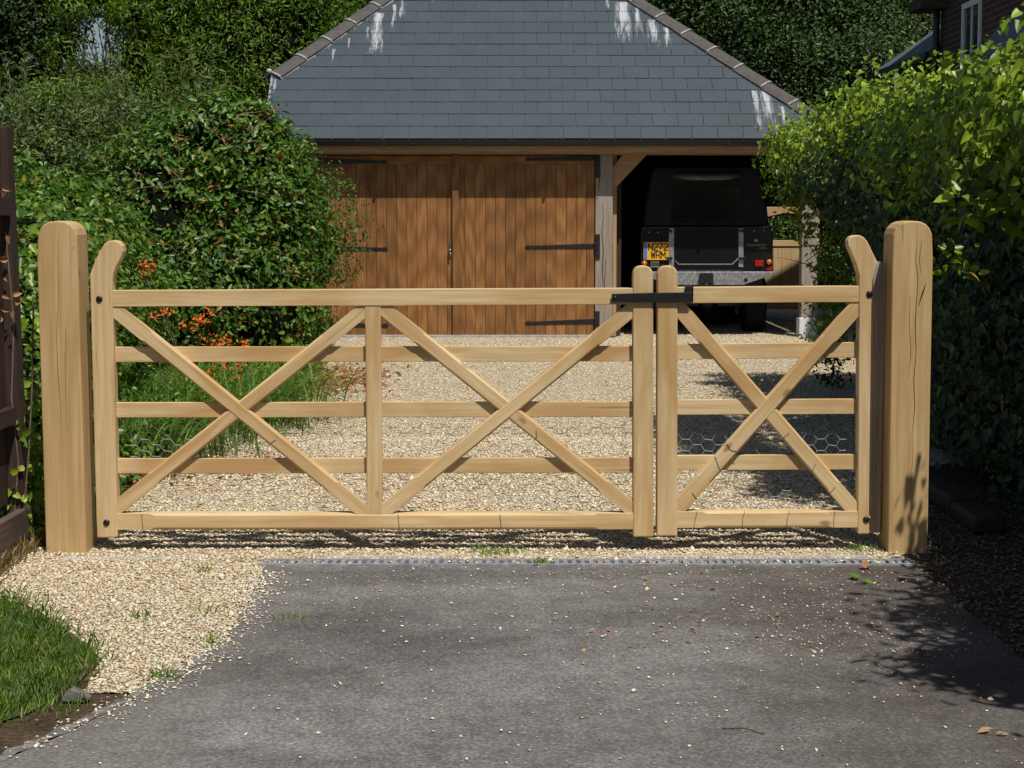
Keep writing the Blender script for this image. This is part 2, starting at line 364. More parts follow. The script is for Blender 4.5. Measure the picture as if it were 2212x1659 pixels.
def earth():
    m, nt, p = newmat("earth_and_leaf_litter", .95, .1)
    tc = N(nt, "TexCoord"); n1 = N(nt, "TexNoise", Scale=5.0, Detail=9.0, Roughness=.7); nt.links.new(tc.outputs["Object"], n1.inputs["Vector"])
    n2 = N(nt, "TexNoise", Scale=60.0, Detail=3.0); nt.links.new(tc.outputs["Object"], n2.inputs["Vector"])
    r = ramp(nt, n1.outputs["Fac"], [(.3, (.035, .024, .015)), (.55, (.075, .052, .032)), (.75, (.12, .09, .055))])
    nt.links.new(mixc(nt, 1.0, r.outputs[0], ramp(nt, n2.outputs["Fac"], [(.3, .5), (.7, 1.4)]).outputs[0], 'MULTIPLY'), p.inputs["Base Color"])
    addbump(nt, p, n1.outputs["Fac"], .8, .03); return m
M['earth'] = earth()
M['lawn'] = plain("lawn_ground", (.06, .14, .02), .9, .1, 0, .4, 30, .5)

# ------------------------------------------------------------------ ground, drive, gravel
def sheet(name, poly, z, mat):
    me = bpy.data.meshes.new(name); me.from_pydata([(x, y, z) for x, y in poly], [], [tuple(range(len(poly)))]); me.update()
    if me.polygons[0].normal.z < 0: me.flip_normals()
    return tag(link(name, me, mat), kind='structure')
sheet("ground", [(-400, -40), (400, -40), (400, 700), (-400, 700)], 0, M['earth'])
BED = [gd(*p) for p in [(262, 1108), (290, 1060), (350, 1008), (430, 950), (520, 915), (600, 868), (655, 838), (700, 800), (720, 760), (690, 738)]]
gravel_back = [(-2.15, 7.84)]+[(-1.85, 8.3)]+BED+[(-2.9, 21.9), (1.25, 21.9), (1.25, 24.8), (3.15, 24.8), (3.15, 27.9), (3.3, 29), (4.9, 29), (4.9, 18), (3.6, 15), (3.3, 11.5), (2.3, 10.5), (1.90, 9.65), (1.80, 7.84)]
apron = [gd(*p) for p in [(575, 1236), (548, 1290), (505, 1362), (440, 1420), (400, 1448), (290, 1500), (180, 1500), (215, 1440), (195, 1400), (120, 1350), (60, 1310), (10, 1300), (-60, 1290)]]+[(-2.3, 7.84), (-1.0, 7.84)]
front_strip = [(-1.05, 7.64), (1.66, 7.64), (1.66, 7.845), (-1.05, 7.845)]
right_verge = [(1.66, 2.5), (2.9, 2.5), (2.9, 9.6), (1.86, 9.6), (1.80, 7.9), (1.66, 7.845)]
sheet("gravel_drive", gravel_back, .004, M['gravel'])
sheet("gravel_apron", apron, .0045, M['gravel'])
sheet("gravel_strip", front_strip, .006, M['gravel'])
TAR = [gd(*p) for p in [(560, 1244), (540, 1296), (497, 1368), (430, 1440), (300, 1512), (150, 1590), (0, 1655)]]
tar_poly = [(-1.02, 7.52)]+TAR[1:]+[(-2.2, 3.2), (-3.2, 1), (-3.5, -3), (4, -3), (2.2, 3.0), (1.66, 5.0), (1.66, 7.52)]
sheet("driveway", tar_poly, .012, M['tarmac'])
kp = [gd(*p) for p in [(470, 1404), (440, 1440), (300, 1512), (150, 1590), (0, 1655), (-120, 1700)]]; kq = [gd(*p) for p in [(-120, 1680), (0, 1640), (150, 1574), (289, 1503), (408, 1436), (455, 1400)]]
M['kerb'] = plain("broken_concrete_haunch", (.15, .142, .13), .95, .15, 0, .55, 22, .9)
def jit(P, k, sub=7):
    out = []
    for a, b in zip(P[:-1], P[1:]):
        for i in range(sub): t = i/sub; out.append((a[0]+(b[0]-a[0])*t+random.gauss(0, k), a[1]+(b[1]-a[1])*t+random.gauss(0, k)))
    return out+[P[-1]]
sheet("kerb", jit(kp, .006)+jit(kq, .008), .0135, M['kerb'])
sheet("path", [(3.3, 28.6), (3.3, 26.3), gd(1668, 689), gd(1725, 696), gd(1760, 700), (4.9, 25.6), (4.9, 28.6)], .012, M['concrete'])
sheet("lawn", [(4.95, 22.5), (30, 22.5), (30, 60), (-30, 60), (-30, 31), (3.0, 31), (3.0, 28.7), (4.95, 28.7)], .006, M['lawn'])

def inpoly(X, Y, poly):
    ins = np.zeros(len(X), bool); n = len(poly)
    for i in range(n):
        x0, y0 = poly[i]; x1, y1 = poly[(i+1) % n]
        c = ((y0 > Y) != (y1 > Y)) & (X < (x1-x0)*(Y-y0)/((y1-y0) if y1 != y0 else 1e-9)+x0); ins ^= c
    return ins
def stones(name, X, Y, size, mat, z0=.006, parent=None, flat=.36):
    n = len(X); base = np.array([[1, 0, 0], [-.1, 1, 0], [-1, .1, 0], [.1, -1, 0], [.1, .1, 1], [0, 0, -1]], float)
    V = base[None]*(1+RNG.uniform(-.35, .35, (n, 6, 3))); s = size*RNG.lognormal(0, .32, n)
    V = V*np.stack([s, s*RNG.uniform(.55, .95, n), s*flat*RNG.uniform(.6, 1.3, n)], 1)[:, None, :]
    a = RNG.uniform(0, 2*math.pi, n); t = RNG.normal(0, .35, n)
    ct, st = np.cos(t)[:, None], np.sin(t)[:, None]
    x, y, z = V[..., 0], V[..., 1], V[..., 2]; x, z = x*ct-z*st, x*st+z*ct
    ca, sa = np.cos(a)[:, None], np.sin(a)[:, None]; x, y = x*ca-y*sa, x*sa+y*ca
    V = np.stack([x+X[:, None], y+Y[:, None], z+(z0+s*.22*RNG.uniform(.2, 1.6, n))[:, None]], -1).reshape(-1, 3)
    f = np.array([[0, 1, 4], [1, 2, 4], [2, 3, 4], [3, 0, 4], [1, 0, 5], [2, 1, 5], [3, 2, 5], [0, 3, 5]])
    F = (np.arange(n)[:, None, None]*6+f[None]).reshape(-1, 3)
    return np_mesh(name, V, F, mat, parent)
def scatter(poly, n, x0, x1, y0, y1, pw=1.0):
    X = RNG.uniform(x0, x1, n); Y = y0+(y1-y0)*RNG.uniform(0, 1, n)**pw
    k = inpoly(X, Y, poly); return X[k], Y[k]
X1, Y1 = scatter(gravel_back, 120000, -2.6, 2.5, 7.8, 12)
X2, Y2 = scatter(gravel_back, 140000, -2.6, 3.6, 11.8, 21.9, 1.25)
X3, Y3 = scatter(gravel_back, 20000, .9, 4.3, 20.5, 25.2)
X4, Y4 = scatter(apron, 46000, -2.4, -.8, 5.3, 7.86)
X5, Y5 = scatter(front_strip, 6200, -1.1, 1.7, 7.6, 7.86)
X6, Y6 = scatter(right_verge, 14000, 1.66, 2.9, 4.5, 9.6)
tag(stones("gravel_stones", np.concatenate([X1, X2, X3]), np.concatenate([Y1, Y2, Y3]), .0074, M['stone_pale']), "pale golden gravel spread over the drive behind the gates", "gravel", kind="stuff")
tag(stones("gravel_stones", np.concatenate([X4, X5]), np.concatenate([Y4, Y5]), .0070, M['stone_tan']), "golden gravel spilling beside the left gate post and along the drain", "gravel", kind="stuff")
tag(stones("gravel_stones", X6, Y6, .0075, plain("dull_verge_stones", (.16, .15, .14), .9, .1, 0, .5, 40)), "dull grey stones right of the tarmac", "gravel", kind="stuff")  # darker and greyer than the other gravel
# loose stones and litter on the tarmac
nl = 620
X = RNG.uniform(-1.6, 1.7, nl*3); Y = 3.9+3.65*RNG.uniform(0, 1, nl*3)**.62
w = RNG.uniform(0, 1, nl*3) < (.35+.25*(X > .2)+.4*(Y > 7.0)); k = w & inpoly(X, Y, tar_poly); X, Y = X[k], Y[k]
edge = RNG.normal(0, .05, 1500); ti = np.minimum(RNG.integers(0, len(TAR)-1, 1500), RNG.integers(0, len(TAR)-1, 1500)); tt = RNG.uniform(0, 1, 1500); TA = np.array(TAR)
ex = TA[ti, 0]*(1-tt)+TA[ti+1, 0]*tt+edge; ey = TA[ti, 1]*(1-tt)+TA[ti+1, 1]*tt+edge*.4
tag(stones("loose_stones", np.concatenate([X, ex]), np.concatenate([Y, ey]), .0056, M['stone'], z0=.014), "scattered pale stones lying loose on the grey tarmac", "stones", kind="stuff")
nf = 900; X = RNG.uniform(-1.6, 1.7, nf*2); Y = 4+3.5*RNG.uniform(0, 1, nf*2)**.7; k = inpoly(X, Y, tar_poly) & (RNG.uniform(0, 1, nf*2) < .15+.45*(X > .3)); X, Y = X[k], Y[k]
tag(stones("grit", X, Y, .0028, plain("straw_grit", (.33, .24, .13), .9, .1, 0, .5, 50), z0=.014, flat=.35), "straw coloured grit and seed litter dusted over the tarmac", "litter", kind="stuff")

gx, gy = gd(1680, 1360); X = RNG.normal(gx+.1, .16, 420); Y = RNG.normal(gy, .33, 420); k = inpoly(X, Y, tar_poly); X, Y = X[k], Y[k]
tag(stones("grit", X, Y, .0036, M['stone'], z0=.014, flat=.35), "drift of tan grit on the tarmac at right of centre", "litter", kind="stuff")
# flattish litter leaves
def leaflitter(name, X, Y, size, mat, label, z=.02):
    n = len(X); P = np.stack([X, Y, np.full(n, z)+RNG.uniform(0, .015, n)], 1)
    V, F = leaf_arrays(P, np.array([0, 0, 1.0])+RNG.normal(0, .35, (n, 3)), size*RNG.uniform(.6, 1.3, n), .55, .3, .15)
    return tag(np_mesh(name, V, F, mat), label, "leaf litter", kind="stuff")
Xa = RNG.uniform(.2, 1.6, 60); Ya = RNG.uniform(6.0, 7.5, 60)
leaflitter("leaf_litter", Xa, Ya, .022, L['dryleaf'], "small dry brown leaves strewn on the right side of the tarmac", .016)
cx, cy = gd(700, 838); Xb = RNG.normal(cx-.05, .28, 900); Yb = RNG.normal(cy+.4, .8, 900)
leaflitter("leaf_litter", Xb, Yb, .06, L['dryleaf'], "heap of red brown dead leaves at the foot of the big shrub", .02)
cx, cy = gd(330, 1020); Xb = RNG.normal(cx, .3, 350); Yb = RNG.normal(cy, .5, 350)
leaflitter("leaf_litter", Xb, Yb, .04, L['dryleaf'], "brown dead leaves along the bed edge behind the left gate", .02)
for (px, py, lab, cat_, mt, sz) in ((1858, 1263, "pair of fallen green leaves on the tarmac near the drain", "leaf", L['grass'], .055), (1862, 1238, "curled reddish dead leaf lying by the drain end", "leaf", L['dryleaf'], .05), (2080, 1318, "small green weed sprig on the shaded tarmac edge", "weed", L['laurel'], .03)):
    x, y = gd(px, py); n = 3
    V, F = leaf_arrays(np.array([[x, y, .02]]*n)+RNG.normal(0, .012, (n, 3))*np.array([1, 1, .2]), np.array([[0, -.3, 1.0]]*n)+RNG.normal(0, .3, (n, 3)), sz, .7, .3, .1)
    tag(np_mesh("fallen_leaf", V, F, mt), lab, cat_)
for (px, py, sz, lab) in ((2118, 1594, .075, "curled tan leaf fragment lying at the lower right of the tarmac"), (2162, 1600, .05, "narrow tan leaf shard right of the larger fragment at lower right")):
    x, y = gd(px, py); n = 5 if sz > .06 else 2; sz *= .62
    V, F = leaf_arrays(np.array([[x, y, .018]]*n)+RNG.normal(0, .010, (n, 3))*np.array([1, 1, .3]), np.array([[.2, -.5, 1.0]]*n)+RNG.normal(0, .2, (n, 3)), sz*RNG.uniform(.7, 1, n), .4, .4, .1, T=np.array([[1, .15, .1]]*n)); tag(np_mesh("dead_leaf", V, F, leafmat("tan_leaf", [(0, (.24, .14, .08)), (1, (.36, .24, .15))], rough=.7, trans=.1)), lab, "leaf")
x, y = gd(165, 1517)
tag(MB().prism([(x-.04, .01), (x-.03, .03), (x-.012, .044), (x+.02, .032), (x+.042, .015), (x+.03, .008)], y-.025, y+.02).build("broken_stone", M['kerb']), "grey broken lump of concrete beside the grass verge", "stone")
p0 = gd(1560, 2340*.6777); 
tag(MB().tube([(p0[0], p0[1], .016), (p0[0]+.06, p0[1]-.01, .02), (p0[0]+.11, p0[1]-.05, .015)], .0016, 5).build("twig", M['bark']), "thin dark curved twig on the tarmac at the bottom edge", "twig")

# drain channel
dr = empty("drain_channel", (.3, 7.59, 0), "grey slotted drain channel across the drive before the gates", "drain")
mb = MB(); mb.box(-1.04, 1.66, 7.520, 7.546, .002, .020).box(-1.04, 1.66, 7.625, 7.650, .002, .020)
for i in range(76):
    x = -1.03+i*.0355; mb.box(x, x+.018, 7.546, 7.625, .004, .0185)
mb.build("grate", M['grate'], dr)
MB().box(-1.04, 1.66, 7.545, 7.626, .0025, .0070).build("channel", M['hole'], dr)
n = 300; Xd = RNG.uniform(-1.04, 1.66, n); Yd = RNG.uniform(7.535, 7.65, n)
so_ = stones("trapped_stones", Xd, Yd, .009, M['stone'], z0=.012, parent=dr); so_['kind'] = 'stuff'
tag(MB().box(-1.9, -1.3, 7.70, 7.74, .0, .011).box(-.8, -.3, 7.735, 7.765, 0, .013).box(.5, 1.5, 7.735, 7.765, 0, .014).build("edging_strip", M['concrete'], bevel=.003), kind='structure')

# ------------------------------------------------------------------ gate posts
YP = 7.85
def post(pts, dx_side, side, label, name="gate_post"):
    """pts: outline of the front face in photo measure"""
    root = empty(name, (xz(*pts[0], YP)[0], YP+.1, 0), label, "gate post", "rounded oak gate posts")
    P = [xz(x, y, YP) for x, y in pts]
    P = [(x, max(z, -.05)) for x, z in P]
    MB().prism(P, YP, YP+.2, 'z').build("shaft", M['oak_gold'], root, .006, 3)
    return root
def arc_top(xl, xr, ytop, drop, n=10):
    """rounded head between xl and xr"""
    cx_, rx = (xl+xr)/2, (xr-xl)/2
    return [(cx_-rx*abs(math.cos(math.pi*i/n))**.78*(1 if math.cos(math.pi*i/n) > 0 else -1), ytop+drop-drop*abs(math.sin(math.pi*i/n))**.8) for i in range(n+1)]
lp = post([(100, 1215), (80, 560)]+arc_top(80, 167, 477, 50)[1:-1]+[(167, 560), (187, 1215)], 0, 1, "thick oak gate post at the left end of the gates")
rp = post([(1918, 1225), (1928, 560)]+arc_top(1928, 2015.5, 477, 48)[1:-1]+[(2015.5, 560), (2003, 1225)], 0, -1, "thick oak gate post at the right end with a long vertical crack")
def crack(parent, pts, Y, w=.0015):
    P = [xz(x, y, Y) for x, y in pts]; n = len(P); ws = [w*math.sin(math.pi*(i+.5)/n)*random.uniform(.6, 1.3) for i in range(n)]
    MB().prism([(x-k, z) for (x, z), k in zip(P, ws)]+[(x+k, z) for (x, z), k in zip(P[::-1], ws[::-1])], Y-.0006, Y+.002).build("drying_crack", M['crack'], parent)
M['crack'] = plain("dark_split", (.055, .03, .014), .9, .1)
crack(rp, [(1979, 482), (1981, 520), (1978, 560), (1983, 600), (1980, 650), (1977, 700), (1979, 760), (1974, 820), (1976, 880), (1970, 940), (1971, 1000), (1966, 1050)], YP)
crack(rp, [(1991, 520), (1986, 560), (1989, 590)], YP, .0014); crack(rp, [(1966, 640), (1964, 700), (1968, 760), (1962, 820)], YP, .0012); crack(rp, [(2000, 612), (1994, 630), (1988, 648), (1985, 660)], YP, .003)
crack(lp, [(128, 500), (125, 560), (127, 640), (122, 720), (125, 800), (131, 880), (133, 960)], YP, .0010); crack(lp, [(140, 760), (142, 850), (145, 930)], YP, .0009); crack(lp, [(157, 537), (160, 534)], YP, .002)
MB().prism([xz(1886, 565, 8.0), xz(1906, 565, 8.0), xz(1900, 1150, 8.0), xz(1880, 1150, 8.0)], 7.99, 8.03, 'z').build("packing_board", M['oak_grey'], rp)  # grey oak here: the shadow on this board is put into its colour

# ------------------------------------------------------------------ gates
YS = 7.905   # stile fronts
def pp(x, y, Y=YS): return xz(x, y, Y)
big = empty("driveway_gate", (pp(800, 1150)[0], YS+.03, .1), "wide left leaf of oak five bar gate with two braced crosses", "gate", "oak five bar gate leaves")
small = empty("driveway_gate", (pp(1650, 1150)[0], YS+.03, .1), "narrow right leaf of oak gate with one braced cross", "gate", "oak five bar gate leaves")
# heel stiles with curved horns
MB().prism([pp(*q) for q in [(209, 1162), (194, 606), (194, 593), (202, 571), (214, 545), (225, 527), (235, 520.5), (246, 519), (256, 522), (264, 531), (266, 543), (262, 556), (252, 574), (245, 592), (243, 607), (243, 640), (254, 1161)]], YS, YS+.075, 'z').build("heel_stile", M['oak'], big, .006, 3)
MB().prism([pp(*q) for q in [(1853, 1154), (1856, 640), (1856, 596), (1848, 569), (1839, 548), (1832, 531), (1831, 521), (1836, 512.5), (1845, 508.5), (1857, 508), (1867, 513), (1874, 522), (1896, 567), (1890, 587), (1885, 608), (1883, 640), (1877, 1154)]], YS, YS+.075, 'z').build("heel_stile", M['oak'], small, .006, 3)
def headed(xl0, xl1, w, ytop, ybot, parent):
    t = arc_top(xl0, xl0+w, ytop, 24, 12)
    MB().prism([pp(xl1, ybot), pp(xl0, ytop+30)]+[pp(*q) for q in t[1:-1]]+[pp(xl0+w, ytop+30), pp(xl1+w, ybot)], YS, YS+.075, 'z').build("meeting_stile", M['oak'], parent, .006, 3)
headed(1367, 1368, 44, 574, 1160, big); headed(1420, 1419, 44, 574, 1158, small)
def rail(parent, name, x0, yc0, x1, yc1, wpx, yf, th, c=0, a=.15, mat='oak'):
    MB().beam(pp(x0, yc0, yf), pp(x1, yc1, yf), wpx/502.0, yf, th, c, a).build(name, M[mat], parent)
rail(big, "top_rail", 236, 645, 1372, 640, 35, YS+.004, .066)
rail(big, "bottom_rail", 244, 1127, 1374, 1126, 36, YS+.004, .066, .010, .16)
rail(small, "top_rail", 1457, 638, 1862, 635, 34.5, YS+.004, .066)
rail(small, "bottom_rail", 1457, 1123, 1860, 1122, 36, YS+.004, .066, .010, .12)
for y0, y1 in ((766, 764), (886, 884), (1007, 1005)): rail(big, "middle_rail", 240, y0, 1366, y1, 33, YS+.034, .024)
for y0, y1 in ((760, 756), (880, 878), (1000, 998)): rail(small, "middle_rail", 1458, y0, 1856, y1, 33, YS+.034, .024)
rail(big, "centre_stile", 805, 650, 809, 1115, 34, YS+.007, .040, .005, .1)
B1, B2 = YS+.008, YS+.0105
rail(big, "brace", 226, 652, 808, 1124, 31, B1, .032, .008, .22); rail(big, "brace", 236, 1110, 806, 654, 31, B2, .032, .008, .24)
rail(big, "brace", 815, 656, 1392, 1122, 31, B2, .032, .008, .22); rail(big, "brace", 812, 1120, 1386, 652, 31, B1, .032, .008, .24)
rail(small, "brace", 1452, 648, 1868, 1128, 33, B2, .032, .008, .2); rail(small, "brace", 1444, 1122, 1872, 640, 33, B1, .032, .008, .22)
def bolt(parent, x, y):
    X, Z = pp(x, y); MB().ball((X, YS-.001, Z), .0145, 14, 8, (1, .5, 1)).build("bolt", M['bolt'], parent)
bolt(big, 214.5, 646); bolt(big, 230, 1129); bolt(small, 1878, 635); bolt(small, 1871, 1122)
# small raised under-edge blocks where the chamfer of the top rail stops
for par, xs in ((big, ((244, 318), (724, 880), (1300, 1368))), (small, ((1463, 1502), (1790, 1857)))):
    mb = MB()
    for a_, b_ in xs:
        yb = (662.5-(a_-244)*.0045) if par is big else 655-(a_-1463)*.007
        mb.prism([pp(a_, yb-5), pp(b_, yb-5), pp(b_-4 if b_ not in (1368, 1857) else b_, yb), pp(a_+(4 if a_ not in (244, 1463) else 0), yb)], YS+.0045, YS+.069)
    mb.build("rail_boss", M['oak'], par)
# throw-over latch
lt = MB(); A = [pp(1321, 634.5, YS), pp(1321, 652), pp(1493, 653), pp(1495, 645), pp(1494, 631), pp(1410, 632)]
lt.prism(A, YS-.014, YS-.004); lat = lt.build("throw_over_latch", M['iron_gloss'], big, .002)
hk = MB(); hk.prism([pp(1478, 636), pp(1494.5, 636), pp(1495, 619.5), pp(1480, 619.5)], YS-.012, YS-.005)
a_ = pp(1480, 619.5); b_ = pp(1495, 619.5); hk.box(a_[0], b_[0], YS-.012, YS+.075, a_[1]-.001, a_[1]+.006)
hk.box(b_[0]+.001, b_[0]+.005, YS-.010, YS+.03, b_[1]-.065, b_[1]+.003)
hk.build("hook", M['iron_gloss'], lat, .0015)
q = pp(1328, 643); MB().ball((q[0], YS-.016, q[1]), .009, 10, 6, (1, .5, 1)).build("rivet", M['iron_gloss'], lat)
# wire netting behind the lower half of each leaf, and the tie wires round the timber
def netting(parent, xa, xb, ztop, zbot, Y):
    mb = MB(); cw, chh = .098, .050; X = xa; i = 0
    while X < xb:
        Z = zbot+(i % 2)*chh/2
        while Z < ztop:
            jx, jz = random.uniform(-.004, .004), random.uniform(-.004, .004)
            mb.tube([(X-.016, Y, Z), (X+.016, Y+jx, Z+jz)], .0015, 3, False)
            mb.tube([(X+.016, Y+jx, Z+jz), (X+cw/2-.016, Y, Z+chh/2)], .0010, 3, False)
            mb.tube([(X+.016, Y+jx, Z+jz), (X+cw/2-.016, Y, Z-chh/2)], .0010, 3, False)
            Z += chh
        X += cw/2; i += 1
    mb.build("wire_netting", M['wire'], parent)
za = pp(300, 925)[1]; zb = pp(300, 1140)[1]
netting(big, pp(262, 0)[0], pp(1362, 0)[0], za, zb, YS+.08); netting(small, pp(1468, 0)[0], pp(1850, 0)[0], za, zb, YS+.08)
def tie(parent, pts, Y):
    mb = MB(); P = [at(x, y, Y) for x, y in pts]; P = [(x, Y-.0015, z) for x, _, z in P]; mb.tube(P, .0011, 4, False); mb.build("tie_wire", M['rustwire'], parent)
for x, s in ((1502, -4), (1605, -1), (1702, -3), (1800, 1)): tie(small, [(x+4, 1104), (x+random.uniform(-2, 2), 1120), (x+s, 1142)], YS+.004)
for q in ([(1566, 953), (1578, 972), (1595, 976)], [(1544, 985), (1552, 1008), (1563, 1028)], [(1495, 1065), (1508, 1082), (1523, 1086)]): tie(small, q, B1)
for q in ([(1705, 935), (1693, 946), (1686, 954)], [(1762, 1002), (1752, 1022), (1747, 1034)], [(1804, 1052), (1794, 1064), (1784, 1072)]): tie(small, q, B2)
for x in (1080, 860, 306): tie(big, [(x, 1110), (x+1, 1126), (x+3, 1143)], YS+.004)
tie(big, [(574, 972), (584, 958), (596, 950)], B1); tie(big, [(1158, 930), (1160, 944), (1152, 952)], B1)

# ------------------------------------------------------------------ garage
YD = 21.965                      # door faces
def dx(x, Y=YD): return at(x, 500, Y)[0]
def dz(y, Y=YD): return at(1106, y, Y)[2]
gar = empty("garage", (.5, 25, 0), "oak framed garage with hipped grey slate roof and plank doors", "garage")
EY, EZ = 21.72, 2.335; SL = R(42.0); TS = math.tan(SL)
RY = 25.0; RZ = EZ+(RY-EY)*TS
XL, XR = -2.90, 3.98
# outline of the front slope (x, distance up slope from eave)
def slp(px, py):
    a, b, c = ray(px, py)     # hit the plane z = EZ+(Y-EY)*TS
    k = (EZ-EY*TS-CAMH)/(c-b*TS); return a*k, (b*k-EY)/math.cos(SL)
hl = slp(592, 160); rl = -.35; rr_ = .17; SR = (RY-EY)/math.cos(SL)
hr = (XR, 0.0)
front = [(XL, 0), (XR, 0), (rr_, SR), (rl, SR), (XL, hl[1])]
def clip(poly, keepers):
    for (a, b, c) in keepers:       # keep a*x+b*y<=c
        out = []
        for i in range(len(poly)):
            p, q = poly[i], poly[(i+1) % len(poly)]; fp = a*p[0]+b*p[1]-c; fq = a*q[0]+b*q[1]-c
            if fp <= 0: out.append(p)
            if fp*fq < 0: t = fp/(fp-fq); out.append((p[0]+(q[0]-p[0])*t, p[1]+(q[1]-p[1])*t))
        poly = out
        if len(poly) < 3: return []
    return poly
def halfplanes(conv):
    hp = []; n = len(conv)
    for i in range(n):
        (x0, y0), (x1, y1) = conv[i], conv[(i+1) % n]; a, b = (y1-y0), -(x1-x0); hp.append((a, b, a*x0+b*y0))
    return hp
def slates(mb, outline, frame, gauge=.2255, w=.300):
    """outline convex ccw in (u, s); frame maps (u,s,h) to space"""
    hp = halfplanes(outline); smax = max(p[1] for p in outline); umin = min(p[0] for p in outline); umax = max(p[0] for p in outline)
    r = 0
    while r*gauge < smax:
        s0 = r*gauge; s1 = min(s0+gauge+.02, smax); u = umin-w*1.5+(r % 2)*w/2+.05
        while u < umax+w:
            q = clip([(u+.0035, s0), (u+w-.0035, s0), (u+w-.0035, s1), (u+.0035, s1)], hp)
            if len(q) >= 3:
                j = random.uniform(-.0015, .0015); n = len(q)
                V = [frame(a, b, .0105+j-(b-s0)*.030) for a, b in q]+[frame(a, b, .004-(b-s0)*.02) for a, b in q]
                o = random.random()*40
                F = [tuple(range(n))]+[(i, i+n, (i+1) % n+n, (i+1) % n) for i in range(n)]
                mb.add(V, F, [(a, b, 0) for a, b in q]*2)
            u += w
        r += 1
def slate_mat():
    m, nt, p = newmat("blue_grey_slates", .5, .35)
    g = N(nt, "NewGeometry"); tc = N(nt, "TexCoord"); no = N(nt, "TexNoise", Scale=2.2, Detail=6.0); nt.links.new(tc.outputs["Object"], no.inputs["Vector"])
    n5 = N(nt, "TexNoise", Scale=38.0, Detail=5.0); nt.links.new(tc.outputs["Object"], n5.inputs["Vector"])
    c = ramp(nt, g.outputs["Random Per Island"], [(0, (.041, .057, .068)), (.5, (.043, .060, .072)), (1, (.045, .062, .074))]).outputs[0]
    c = mixc(nt, 1.0, c, ramp(nt, no.outputs["Fac"], [(.3, .93), (.7, 1.08)]).outputs[0], 'MULTIPLY')
    c = mixc(nt, 1.0, c, ramp(nt, n5.outputs["Fac"], [(.3, .9), (.7, 1.1)]).outputs[0], 'MULTIPLY')
    # lime runs below the mortared hips (stains with a shape of their own)
    at_ = N(nt, "Attribute", attribute_name="gc"); v = at_.outputs["Vector"]; sx = nt.nodes.new("ShaderNodeSeparateXYZ"); nt.links.new(v, sx.inputs[0])
    st = N(nt, "TexNoise", Scale=1.0, Detail=5.0, Roughness=.75, Distortion=.25); nt.links.new(scaled(nt, v, (26, 2.6, 1)), st.inputs["Vector"])
    fine = N(nt, "TexNoise", Scale=1.0, Detail=4.0, Roughness=.8); nt.links.new(scaled(nt, v, (70, 16, 1)), fine.inputs["Vector"])
    tot = None
    runs = [(818, 30, 140, 17, 1.0), (852, 12, 95, 8, .8), (870, 0, 50, 9, .7), (795, 60, 100, 6, .7), (755, 85, 118, 3, .8), (720, 108, 155, 8, .6), (597, 172, 210, 6, .6), (935, 0, 10, 5, .5),
            (1345, 6, 110, 24, 1.0), (1376, 14, 95, 10, .9), (1410, 45, 112, 18, .85), (1440, 62, 125, 10, .9), (1310, 0, 30, 10, .6), (1222, 0, 22, 6, .5), (1652, 195, 285, 16, 1.0), (1630, 198, 300, 12, .95), (1690, 232, 292, 8, .9), (1400, 0, 1, 1, .1)]
    for (px, y0, y1, hw, amt) in runs:
        u0, s1 = slp(px, y0); _, s0 = slp(px, y1); W = hw/150.0
        fx = mathn(nt, 'SUBTRACT', 1.0, mathn(nt, 'DIVIDE', mathn(nt, 'ABSOLUTE', mathn(nt, 'SUBTRACT', sx.outputs[0], u0)), W))
        fy = mathn(nt, 'DIVIDE', mathn(nt, 'SUBTRACT', sx.outputs[1], s0), max(.05, s1-s0)*.7)
        fy2 = mathn(nt, 'MULTIPLY', mathn(nt, 'SUBTRACT', s1+.03, sx.outputs[1]), 30)
        f = mathn(nt, 'MINIMUM', mathn(nt, 'MINIMUM', fx, fy), mathn(nt, 'MINIMUM', fy2, 1.0)); f = mathn(nt, 'MAXIMUM', f, 0.0); f = mathn(nt, 'MULTIPLY', f, amt)
        tot = f if tot is None else mathn(nt, 'MAXIMUM', tot, f)
    k = mathn(nt, 'ADD', mathn(nt, 'MULTIPLY', tot, .42), st.outputs["Fac"]); k = mathn(nt, 'ADD', k, mathn(nt, 'MULTIPLY', fine.outputs["Fac"], .35))
    k = ramp(nt, mathn(nt, 'MULTIPLY', k, .5), [(.42, 0.0), (.53, .9)]).outputs[0]
    gate_ = ramp(nt, tot, [(.02, 0.0), (.2, 1.0)]).outputs[0]
    k = mathn(nt, 'MULTIPLY', N_sep(nt, k), N_sep(nt, gate_))
    c = mixc(nt, k, c, (.44, .46, .49))
    nt.links.new(c, p.inputs["Base Color"]); addbump(nt, p, n5.outputs["Fac"], .12, .003)
    return m
M['slate'] = slate_mat()
cs, sn = math.cos(SL), math.sin(SL)
fr = lambda u, s, h: (u, EY+s*cs-h*sn, EZ+s*sn+h*cs)
roof_mb = MB(); slates(roof_mb, front, fr)
roof = roof_mb.build("roof", M['slate'], gar)
M['slate_plain'] = plain("side_slates", (.056, .068, .078), .5, .35, 0, .15, 8)
